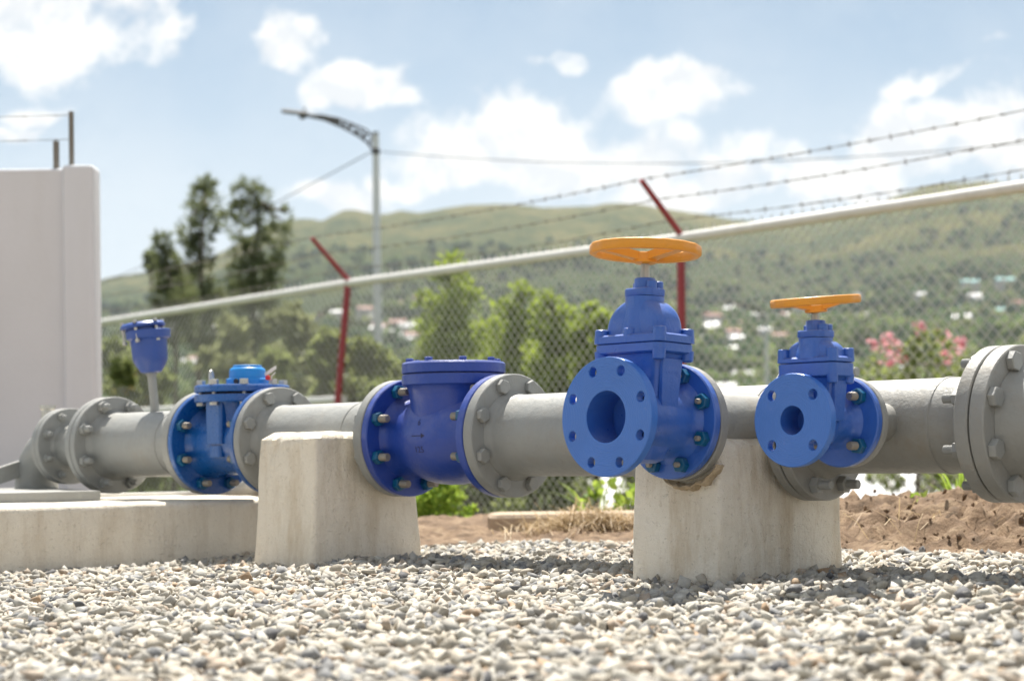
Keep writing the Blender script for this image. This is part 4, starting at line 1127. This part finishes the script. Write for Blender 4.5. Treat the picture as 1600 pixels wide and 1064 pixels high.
def plant(name, label, cat, base, clumps, n, size, mat, trunk_r=.05, flowers=None, group=None, long=1.6, limbs=True, up=.3):
    "clumps are world ellipsoids; base is the foot of the trunk"
    base = Vector(base); T_ = thing(name, label, cat, base, group=group)
    cl = [(c[0]-base.x, c[1]-base.y, c[2]-base.z, *c[3:]) for c in clumps]
    V, Fc = leaves(cl, n, size, long, up); link('crown', np_mesh('crown', V, Fc), mat, T_)
    zs = [c[2] for c in cl]; top = max(zs); mb = MB()
    axis = []; 
    for q in range(7):
        u = q/6; zz = top*u*.95
        near = sorted(cl, key=lambda c: abs(c[2]-zz))[:2]; cxm = sum(c[0] for c in near)/2; cym = sum(c[1] for c in near)/2
        f_ = min(1, u*1.4); axis.append((cxm*f_*.8, cym*f_*.8, zz - (.1 if q == 0 else 0)))
    mb.tube(axis, [trunk_r*(1-.8*i/6) for i in range(7)], 8)
    if limbs:
        for c in cl[::max(1, len(cl)//8)]:
            i = min(range(7), key=lambda q: abs(axis[q][2]-(c[2]-c[5]*1.2))); p0 = Vector(axis[i]); p1 = Vector(c[:3])
            mb.tube([p0, p0.lerp(p1, .5)+Vector((0, 0, -.05)), p1], [trunk_r*.4, trunk_r*.3, trunk_r*.12], 6)
    mb.build('trunk', M['bark'], T_, smooth=60)
    if flowers:
        fm, fn, fs, fcl = flowers; g = frng
        fc = [(c[0]-base.x, c[1]-base.y, c[2]-base.z, *c[3:]) for c in fcl]
        fa = np.array(fc); ci = g.integers(0, len(fa), fn); v = g.normal(size=(fn, 3)); v /= np.linalg.norm(v, axis=1)[:, None]
        v[:, 1] = -np.abs(v[:, 1])
        c0_ = fa[ci, :3]+v*fa[ci, 3:6]*g.uniform(.75, 1.1, fn)[:, None]
        VV, FF = [], []
        for c in c0_:
            nrm = Vector(g.normal(size=3)+np.array([0, -1.0, .6])).normalized(); a1 = nrm.orthogonal().normalized(); a2 = nrm.cross(a1)
            for k in range(5):
                th = 2*math.pi*k/5; e = a1*math.cos(th)+a2*math.sin(th); e2 = a1*math.cos(th+1.57)+a2*math.sin(th+1.57); b_ = len(VV)
                cc = Vector(c)
                VV += [cc, cc+e*fs*.5+e2*fs*.3+nrm*fs*.1, cc+e*fs+nrm*fs*.25, cc+e*fs*.5-e2*fs*.3+nrm*fs*.1]; FF.append((b_, b_+1, b_+2, b_+3))
        link('flowers', np_mesh('flowers', VV, FF), fm, T_)
    return T_
def pc(Y, lst, dj=.35, seed=1):
    "clumps given as (pixel x, pixel y, pixel radius x, pixel radius y) at depth Y"
    rnd = random.Random(seed); out = []
    for q in lst:
        x, y, rx, ry = q; d = Y+rnd.uniform(-dj, dj)*Y*.03; p = px(x, y, d); out.append((p.x, p.y, p.z, rx/F*d, max(rx, ry)*.9/F*d, ry/F*d))
    return out
# tall dark trees left
YT = 45
def gz(Y): return CAMZ - .040*Y - .1
def foot(x, Y): p = px(x, 700, Y); return (p.x, Y, gz(Y) if Y > 32 else float(ground_h(p.x, Y))-.02)
tl = [(322, 292, 10, 12), (312, 308, 16, 16), (330, 318, 14, 14), (300, 335, 16, 18), (322, 345, 20, 14), (296, 368, 14, 18), (318, 378, 12, 14), (303, 410, 18, 16), (326, 402, 12, 10), (310, 445, 22, 20), (300, 480, 26, 20), (330, 470, 20, 20), (315, 520, 30, 30)]
plant('tall_tree', 'tall slender dark tree, left one of the two tallest', 'tree', foot(315, YT), pc(YT, tl, seed=2), 5000, .19, M['leaf_dark'], .13, long=5, group='tall trees on the left')
tr_ = [(388, 290, 16, 12), (370, 306, 16, 16), (402, 306, 20, 16), (362, 330, 14, 18), (385, 332, 20, 16), (412, 334, 18, 16), (442, 344, 14, 16), (432, 365, 22, 16), (372, 358, 18, 14), (400, 362, 20, 14), (452, 330, 6, 10), (380, 392, 20, 20), (415, 395, 26, 20), (400, 425, 34, 22), (372, 430, 18, 22), (392, 460, 40, 24), (430, 425, 16, 22), (400, 500, 42, 30), (380, 540, 40, 30)]
plant('tall_tree', 'tall bushy dark tree, right one of the two tallest', 'tree', foot(395, YT+2), pc(YT+2, tr_, seed=4), 8200, .19, M['leaf_dark'], .15, long=5, group='tall trees on the left')
ts = [(255, 380, 10, 12), (250, 400, 14, 14), (266, 410, 14, 14), (258, 432, 18, 16), (275, 445, 20, 16), (262, 465, 22, 18), (285, 480, 26, 22), (270, 510, 28, 24)]
plant('tall_tree', 'lower dark tree nearest the white wall', 'tree', foot(268, YT-3), pc(YT-3, ts, seed=5), 3800, .19, M['leaf_dark'], .10, long=5, group='tall trees on the left')
plant('tree', 'tiny lone tree on the far skyline beside the white wall', 'tree', (px(236, 430, 160).x, 160, px(236, 445, 160).z), pc(160, [(236, 405, 8, 9), (235, 416, 7, 8)], seed=6), 500, .5, M['leaf_dark'], .12)
# olive trees behind the left fence bays
k_ = 0
for xc, yt, wd, Y, mt, lab in ((350, 455, 55, 36, 'leaf_olive', 'olive-green tree below the tall trees behind the rail'), (455, 440, 40, 38, 'leaf_olive', 'pale olive tree right of the tall trees'), (520, 520, 40, 34, 'leaf_olive', 'low olive tree behind the first red post'),
                             (420, 540, 50, 30, 'leaf_mid', 'mid-green rounded tree behind the water meter'), (215, 530, 55, 32, 'leaf_mid', 'mid-green tree behind the air valve')):
    rnd = random.Random(xc); cl = []
    for q in range(12):
        u = rnd.random(); cl.append((xc+rnd.uniform(-1, 1)*wd*(.25+.75*u), yt+20+u*170, rnd.uniform(15, 26), rnd.uniform(14, 24)))
    plant('tree', lab, 'tree', foot(xc, Y), pc(Y, cl, 3, seed=xc), 6500, .14, M[mt], .07, long=1.8, group='olive trees behind the left fence')
# bright conifer-like shrubs
for xc, lst, Y, lab in ((700, [(702, 412, 16, 14), (728, 425, 10, 10), (690, 432, 14, 12), (712, 445, 22, 20), (665, 468, 16, 12), (730, 470, 18, 20), (700, 485, 28, 24), (672, 520, 22, 24), (715, 530, 30, 28), (690, 575, 34, 34), (730, 600, 30, 40), (700, 660, 40, 50)], 20.5, 'tallest bright green shrub behind the check valve'),
                        (795, [(810, 455, 10, 12), (825, 470, 14, 14), (785, 480, 16, 14), (805, 500, 22, 20), (770, 520, 20, 20), (820, 535, 26, 26), (785, 560, 28, 30), (760, 600, 30, 34), (810, 610, 32, 40), (790, 670, 40, 50)], 19.5, 'bright green shrub between the check valve and the large gate valve'),
                        (865, [(862, 470, 14, 12), (850, 485, 14, 14), (880, 500, 18, 16), (862, 520, 22, 20), (895, 540, 20, 22), (850, 565, 26, 30), (885, 600, 28, 34), (860, 660, 38, 50)], 18.5, 'bright green shrub just left of the large gate valve'),
                        (750, [(745, 530, 22, 20), (760, 550, 26, 26), (735, 570, 26, 30), (770, 600, 34, 36), (745, 640, 40, 40), (775, 690, 40, 40)], 21.5, 'lower bright green shrub filling the gap behind the check valve lid'),
                        (835, [(832, 520, 20, 20), (845, 545, 26, 24), (825, 575, 30, 30), (850, 620, 36, 40), (830, 680, 40, 40)], 20.8, 'lower bright green shrub filling the gap left of the large gate valve'),
                        (930, [(925, 490, 14, 10), (905, 520, 16, 14), (940, 505, 14, 14), (920, 530, 20, 20), (945, 550, 22, 24), (925, 590, 26, 30), (940, 650, 34, 50)], 18, 'bright green shrub half hidden by the large gate valve')):
    plant('green_shrub', lab, 'shrub', foot(xc, Y), pc(Y, lst, seed=xc), 11000, .075, M['leaf_bright'], .05, long=3.2, group='bright green shrubs behind the fence', up=.9)
rnd = random.Random(88); cl = []
for q in range(34):
    xq = rnd.uniform(655, 940); cl.append((xq, rnd.uniform(505+25*abs(math.sin(xq*.031)), 660), rnd.uniform(14, 30), rnd.uniform(10, 22)))
plant('green_shrub', 'wide loose green thicket behind the bright shrubs, mid picture', 'shrub', foot(800, 23), pc(23, cl, 2, seed=9), 16000, .085, M['leaf_mid'], .05, long=2.6, group='bright green shrubs behind the fence', up=.5)
# dark hedge masses low behind the fence
for xc, yt, wd, Y, lab, mt in ((740, 640, 70, 17.5, 'dark leafy shrub low behind the check valve', 'leaf_mid'), (850, 660, 60, 17, 'dark leafy shrub low behind the large gate valve', 'leaf_mid'), (620, 560, 45, 21.5, 'loose green shrub right of the first red post', 'leaf_mid'),
                               (1120, 640, 60, 17, 'green shrub between the two gate valves', 'leaf_mid'), (1040, 640, 60, 20, 'green shrub behind the right concrete block', 'leaf_mid')):
    rnd = random.Random(xc+7); cl = []
    for q in range(13):
        u = rnd.random(); cl.append((xc+rnd.uniform(-1, 1)*wd*(.4+.6*u), yt+15+u*150, rnd.uniform(18, 34), rnd.uniform(16, 30)))
    plant('leafy_shrub', lab, 'shrub', foot(xc, Y), pc(Y, cl, 2, seed=xc), 7000, .07, M[mt], .03, long=1.7, group='dark leafy shrubs behind the fence')
# yellow-flowered shrubs
for xc, yt, wd, Y, lab in ((185, 520, 35, 21, 'yellow-flowered shrub beside the white wall'), (255, 560, 50, 20.5, 'yellow-flowered shrub behind the air valve stem'), (515, 520, 40, 19.5, 'yellow-flowered shrub left of the first red post'), (575, 535, 35, 19, 'yellow-flowered shrub between the red post and the lamp pole')):
    rnd = random.Random(xc+3); cl = []
    for q in range(12):
        u = rnd.random(); cl.append((xc+rnd.uniform(-1, 1)*wd*(.5+.5*u), yt+10+u*170, rnd.uniform(14, 26), rnd.uniform(14, 24)))
    c3 = pc(Y, cl, 2, seed=xc)
    plant('flowering_shrub', lab, 'shrub', foot(xc, Y), c3, 6500, .085, M['leaf_mid'], .03, (M['yellow'], 26, .060, [c for c in c3 if c[2] > .3]), 'yellow-flowered shrubs behind the fence', long=1.7)
# pink oleander
lst = [(1385, 560, 26, 26), (1420, 555, 24, 24), (1455, 545, 26, 26), (1495, 560, 24, 26), (1360, 590, 20, 22), (1400, 600, 34, 30), (1440, 600, 34, 34), (1480, 610, 30, 34), (1380, 650, 34, 40), (1430, 670, 40, 40), (1480, 670, 34, 40), (1470, 735, 26, 20), (1405, 742, 14, 12)]
c3 = pc(16.0, lst, 2, seed=77); fcl = pc(16.0, [(1362, 538, 10, 8), (1385, 530, 12, 9), (1398, 545, 16, 12), (1435, 515, 12, 12), (1470, 528, 14, 10), (1490, 545, 14, 12), (1385, 560, 12, 14), (1412, 560, 9, 8), (1475, 560, 12, 9), (1500, 535, 8, 8)], 1, seed=5)
plant('flowering_shrub', 'pink-flowered shrub with yellow-green leaves behind the right-hand pipe', 'shrub', foot(1430, 16.0), c3, 4200, .07, M['leaf_mid'], .04, (M['pink'], 190, .030, fcl), long=2.4)
# hedge behind the low white shed
for i, (xc, Y, yt) in enumerate(((1230, 34, 650), (1340, 35, 650), (1450, 34, 655), (1560, 35, 650), (1000, 34, 655))):
    rnd = random.Random(i+70); cl = [(xc+rnd.uniform(-60, 60), yt+rnd.uniform(0, 95), rnd.uniform(20, 34), rnd.uniform(18, 28)) for _ in range(12)]
    lab = ['behind the small gate valve', 'right of the small gate valve', 'below the pink flowers', 'behind the flange at the right edge', 'behind the large gate valve base'][i]
    plant('hedge_tree', 'dark bushy tree beyond the low white roof, ' + lab, 'tree', foot(xc, Y), pc(Y, cl, 2, seed=i), 5000, .14, M['leaf_mid'], .06, group='bushy trees beyond the white roof')

for i, (xc, Y, pts, lab) in enumerate(((1392, 22, [(1385, 748, 26, 12), (1400, 762, 10, 8), (1372, 735, 20, 10)], 'thin-stemmed sparse shrub in front of the white roof, left one'), (1462, 21, [(1465, 745, 28, 14), (1450, 765, 16, 9), (1490, 755, 14, 14)], 'thin-stemmed sparse shrub in front of the white roof, right one'),
                                        (925, 22, [(905, 748, 20, 9), (932, 765, 12, 16), (915, 735, 30, 8)], 'thin-stemmed sparse shrub in front of the white roof near the large gate valve'))):
    plant('sparse_shrub', lab, 'shrub', foot(xc, Y), pc(Y, pts, 2, seed=i+200), 500, .07, M['leaf_mid'], .035, group='sparse shrubs before the white roof')
# small plants close to the gravel
def weed(name, label, loc, n, h, spread, mat, blade=True, seed=0, group=None, wd=.01):
    rnd = random.Random(seed); mb = MB()
    for i in range(n):
        a = rnd.uniform(0, 6.28); r0 = rnd.uniform(0, spread*.4); hh = h*rnd.uniform(.5, 1.1); lean = rnd.uniform(.1, .9)*spread
        b0_ = Vector((r0*math.cos(a), r0*math.sin(a), -.01)); s = Vector((-math.sin(a), math.cos(a), 0))
        q = []
        for k in range(5):
            u = k/4; w_ = wd*(1-u)**.6*(.4+1.2*u if not blade else 1)+.0006
            c = b0_ + Vector((math.cos(a), math.sin(a), 0))*lean*u*u + Vector((0, 0, hh*(u-.25*u*u)))
            q.append((c-s*w_, c+s*w_))
        for k in range(4): mb.add([q[k][0], q[k][1], q[k+1][1], q[k+1][0]], [(0, 1, 2, 3)])
    me = bpy.data.meshes.new(name); me.from_pydata(mb.v, [], mb.f)
    return tag(link(name, me, mat, None, loc), label, 'plant' if mat != M['straw'] else 'straw', group)
def leafy(name, label, loc, n, r, h, mat, size, seed=0, group=None):
    cl = [(0, 0, h*.5, r, r, h*.5), (r*.3, 0, h*.75, r*.5, r*.5, h*.3), (-r*.4, 0, h*.4, r*.5, r*.5, h*.3)]
    V, Fc = leaves(cl, n, size, 1.4, .5); return tag(link(name, np_mesh(name, V, Fc), mat, None, loc), label, 'plant', group)
def gp(x, Y, dz=0): p = px(x, 700, Y); return (p.x, Y, ground_h(p.x, Y)+dz)
leafy('small_bush', 'feathery green bush just right of the left concrete block', gp(682, 9, -.02), 1500, .11, .30, M['weed'], .03, 1)
leafy('weed', 'small bright weed left of the tan kerb slab', gp(738, 7.0), 60, .06, .06, M['weed'], .035, 2, 'weeds on the soil')
leafy('weed', 'bright leafy weed standing right of the tan kerb slab', gp(965, 7.4), 110, .12, .20, M['weed'], .035, 3, 'weeds on the soil')
leafy('weed', 'tiny yellow-green weed on the brown soil mound', gp(1432, 5.3, .06), 30, .04, .05, M['weed'], .03, 4, 'weeds on the soil')
leafy('weed', 'wide leafy weed just left of the right concrete block', gp(988, 6.6), 45, .07, .13, M['weed'], .04, 6, 'weeds on the soil')
weed('grass_tuft', 'bright grass tuft on the soil mound near the right flange', gp(1500, 6.2, .10), 34, .20, .16, M['weed'], seed=5, wd=.006)
weed('grass_tuft', 'arching grass blades under the pipe left of the large gate valve', gp(930, 7.0, 0), 8, .30, .30, M['weed'], seed=8, wd=.006)
weed('grass_tuft', 'low grass at the right end of the soil mound', gp(1570, 5.9, .09), 26, .12, .12, M['weed'], seed=12, wd=.005)
def straw(loc, n, rx, ry, h, seed, label):
    g = np.random.default_rng(seed); V, Fc = [], []
    for i in range(n):
        c = np.array([g.normal()*rx*.5, g.normal()*ry*.5, 0]); c[2] = h*math.exp(-(c[0]/rx)**2-(c[1]/ry)**2)*g.uniform(.3, 1.1)
        a = g.uniform(0, 6.28); L = g.uniform(.05, .15); d = np.array([math.cos(a), math.sin(a), g.normal()*.45])*L; s = np.array([-math.sin(a), math.cos(a), 0])*.0011
        b_ = len(V); mid = c+np.array([0, 0, .012]); V += [c-d/2-s, c-d/2+s, mid+s, mid-s, c+d/2+s, c+d/2-s]; Fc += [(b_, b_+1, b_+2, b_+3), (b_+3, b_+2, b_+4, b_+5)]
    me = np_mesh('dry_grass', V, Fc); tag(link('dry_grass', me, M['straw'], None, loc), label, 'dry grass', kind='stuff')
straw(gp(925, 5.75, .015), 1000, .20, .14, .06, 1, 'heap of dry straw in front of the tan kerb slab')
straw(gp(1500, 4.7, .05), 70, .6, .35, .03, 2, 'dry straw scattered on the brown soil mound at the right')

# ------------------------------------------------------------------ low shed, houses and woodland
sx = px(880, 700, 28).x; shed = thing('shed', 'low shed with a white sheet roof beyond the fence, seen under the pipe', 'shed', (sx, 28, -2.0))
zf = px(1100, 792, 28).z+2.0; zb = px(1100, 742, 31.2).z+2.0
W_ = 6.6
mb = MB(); mb.box((.15, .2, 0), (W_-.15, 3.4, zf-.06)); mb.build('wall', M['shed_wall'], shed)
n = 60; rows = []
for yy, zz in ((0, zf), (3.5, zb)):
    rows.append([(W_*i/n, yy, zz+.02*math.cos(i*math.pi)) for i in range(n+1)] )
V = rows[0]+rows[1]; Fc = [(i, i+1, n+2+i, n+1+i) for i in range(n)]
mb = MB(); mb.add(V, Fc); me = bpy.data.meshes.new('roof'); me.from_pydata(mb.v, [], mb.f); ro = link('roof', me, M['roof_white'], shed); so = ro.modifiers.new('solid', 'SOLIDIFY'); so.thickness = .03

def house_meshes(roofmat):
    mb = MB(); mb.box((-.5, -.4, -1.1), (.5, .4, .55)); wall = mb.mesh('wall', 0); wall.materials.append(M['house_wall'])
    mb = MB(); mb.loft([[(-.56, -.48, .55), (.56, -.48, .55), (.56, .48, .55), (-.56, .48, .55)], [(-.56, -.02, .85), (.56, -.02, .85), (.56, .02, .85), (-.56, .02, .85)]]); roof = mb.mesh('roof', 0); roof.materials.append(roofmat)
    mb = MB(); mb.box((-.3, -.42, -.05), (-.05, -.39, .22)); win = mb.mesh('window', 0); win.materials.append(M['window_dark'])
    return wall, roof, win
HM = [house_meshes(M[k]) for k in ('roof_pale', 'roof_grey', 'roof_red', 'roof_teal', 'roof_pale')]
hr_ = random.Random(17)
groupname = 'houses scattered on the far hillside'
def house(k, d, size, kind, label):
    wall, roof, win = HM[kind]
    o = thing('house', label, 'house', (k*d, d, terr_z(k, d)+.3*size+3.0), (0, 0, hr_.uniform(-.5, .5)), groupname); o.scale = (size, size, size*.8)
    link('wall', wall, None, o); link('roof', roof, None, o); link('window', win, None, o)
RC = {0: 'white-roofed', 1: 'grey-roofed', 2: 'red-roofed', 4: 'white-roofed'}
def where(x, d):
    a = 'left of the red post' if x < 545 else 'right of the red post' if x < 640 else 'above the bright shrubs' if x < 1000 else 'between the handwheels' if x < 1200 else 'above the small handwheel' if x < 1330 else 'above the pink flowers' if x < 1500 else 'near the right edge'
    b = 'low on the hillside' if d < 850 else 'halfway up the hillside' if d < 1150 else 'high on the hillside'
    return b + ', ' + a
for i in range(150):
    xi = hr_.choice([hr_.uniform(500, 680), hr_.uniform(560, 700), hr_.uniform(1050, 1260), hr_.uniform(1080, 1600), hr_.uniform(170, 480)])
    d = hr_.uniform(650, 1900); kind = hr_.choice([0, 1, 2, 2, 4, 1])
    size = hr_.uniform(5.5, 10)*(1 if d < 1300 else 1.25); house((xi-800)/F, d, size, kind, ('larger ' if size > 8 else 'small ')+RC[kind]+' house '+where(xi, d))
for x_, y_, lab in ((1518, 447, 'upper left of the four teal roofs on the hillside'), (1572, 445, 'upper right of the four teal roofs on the hillside'), (1516, 490, 'lower left of the four teal roofs on the hillside'), (1572, 491, 'lower right of the four teal roofs on the hillside')):
    # find the depth at which the hillside shows at this height
    k = (x_-800)/F; tgt = px(x_, y_, 1).z-CAMZ
    best = min(np.linspace(1250, 2600, 120), key=lambda d: abs((terr_z(k, d)-CAMZ)/d-tgt))
    wall, roof, win = HM[3]
    o = thing('house', lab, 'house', (k*best, float(best), terr_z(k, best)), (0, 0, .1), groupname); sc_ = best/F*27; o.scale = (sc_, sc_*.8, sc_*.5)
    link('wall', wall, None, o); link('roof', roof, None, o)

_by = {}
for o in list(COL.objects):
    if o.name.startswith('house') and o.get('category') == 'house': _by.setdefault(o['label'], []).append(o)
ORD = ['leftmost', 'second from left', 'third from left', 'fourth from left', 'fifth from left', 'sixth from left', 'seventh from left', 'eighth from left', 'ninth from left', 'tenth from left']
for lab, os_ in _by.items():
    if len(os_) > 1:
        os_.sort(key=lambda o: o.location.x/o.location.y)
        for i_, o in enumerate(os_): o['label'] = (ORD[min(i_, 9)] + ' ' + lab if i_ < 10 else lab)
def woodland():
    g = np.random.default_rng(31); bm = bmesh.new(); bmesh.ops.create_icosphere(bm, subdivisions=2, radius=1)
    pv = np.array([v.co[:] for v in bm.verts]); pf = np.array([[v.index for v in f.verts] for f in bm.faces]); bm.free()
    Vs, Fs, base = [], [], 0; N = 15000; made = 0
    while made < N:
        d = float(np.exp(g.uniform(math.log(230), math.log(3000)))); k = g.uniform(-.36, .36)
        if d > 1500 and g.random() < (d-1500)/1600+.1*mnoise.noise(Vector((k*d*.004, d*.004, 0))): made += .2; continue
        if mnoise.noise(Vector((k*d*.006, d*.006, 9)))+.5*mnoise.noise(Vector((k*d*.02, d*.02, 3))) > .12: made += .2; continue
        z = terr_z(k, d); r = g.uniform(3.0, 7.5)*(1 if d > 600 else .6)
        v = pv*(1+.28*np.sin(pv[:, [1, 2, 0]]*g.uniform(2, 5)+g.uniform(0, 6, 3)))*np.array([r, r, r*g.uniform(.8, 1.5)]) + g.normal(size=pv.shape)*r*.10
        Vs.append(v+np.array([k*d, d, z+r*.5])); Fs.append(pf+base); base += len(pv); made += 1
    me = np_mesh('woodland', np.concatenate(Vs), np.concatenate(Fs))
    m, t, b, out = new_mat('woodland_leaf'); ri = t.node('ShaderNodeNewGeometry').outputs['Random Per Island']
    pos = t.node('ShaderNodeNewGeometry').outputs['Position']
    c = t.ramp(t.math('ADD', t.math('MULTIPLY', ri, .25), t.math('MULTIPLY', t.noise(pos, .014, 6, .6), .9)), [(.40, (.040, .065, .034)), (.54, (.065, .095, .042)), (.66, (.11, .14, .05)), (.80, (.16, .17, .07))])
    t.set(b.inputs['Base Color'], c); b.inputs['Roughness'].default_value = 1; b.inputs['Specular IOR Level'].default_value = 0
    tag(link('woodland', me, m), 'far woodland covering the valley and lower hillside', 'woodland', kind='stuff')
woodland()

# ------------------------------------------------------------------ air
hz = bpy.data.materials.new('haze_air'); hz.use_nodes = True; t = NT(hz.node_tree); t.n.clear()
o_ = t.node('ShaderNodeOutputMaterial'); v_ = t.node('ShaderNodeVolumePrincipled', ins={'Color': (.86, .93, 1, 1), 'Density': .00006, 'Anisotropy': .25})
t.l.new(v_.outputs[0], o_.inputs['Volume'])
mb = MB(); zmax = float(TV[:, 2].max())+15; zmin = float(TV[:, 2].min())-1
mb.box((-7200, -120, min(zmin, -8)), (7200, 7100, zmax)); tag(mb.build('haze', hz, None, smooth=0), 'thin pale haze between the yard and the hills', 'haze', kind='stuff')
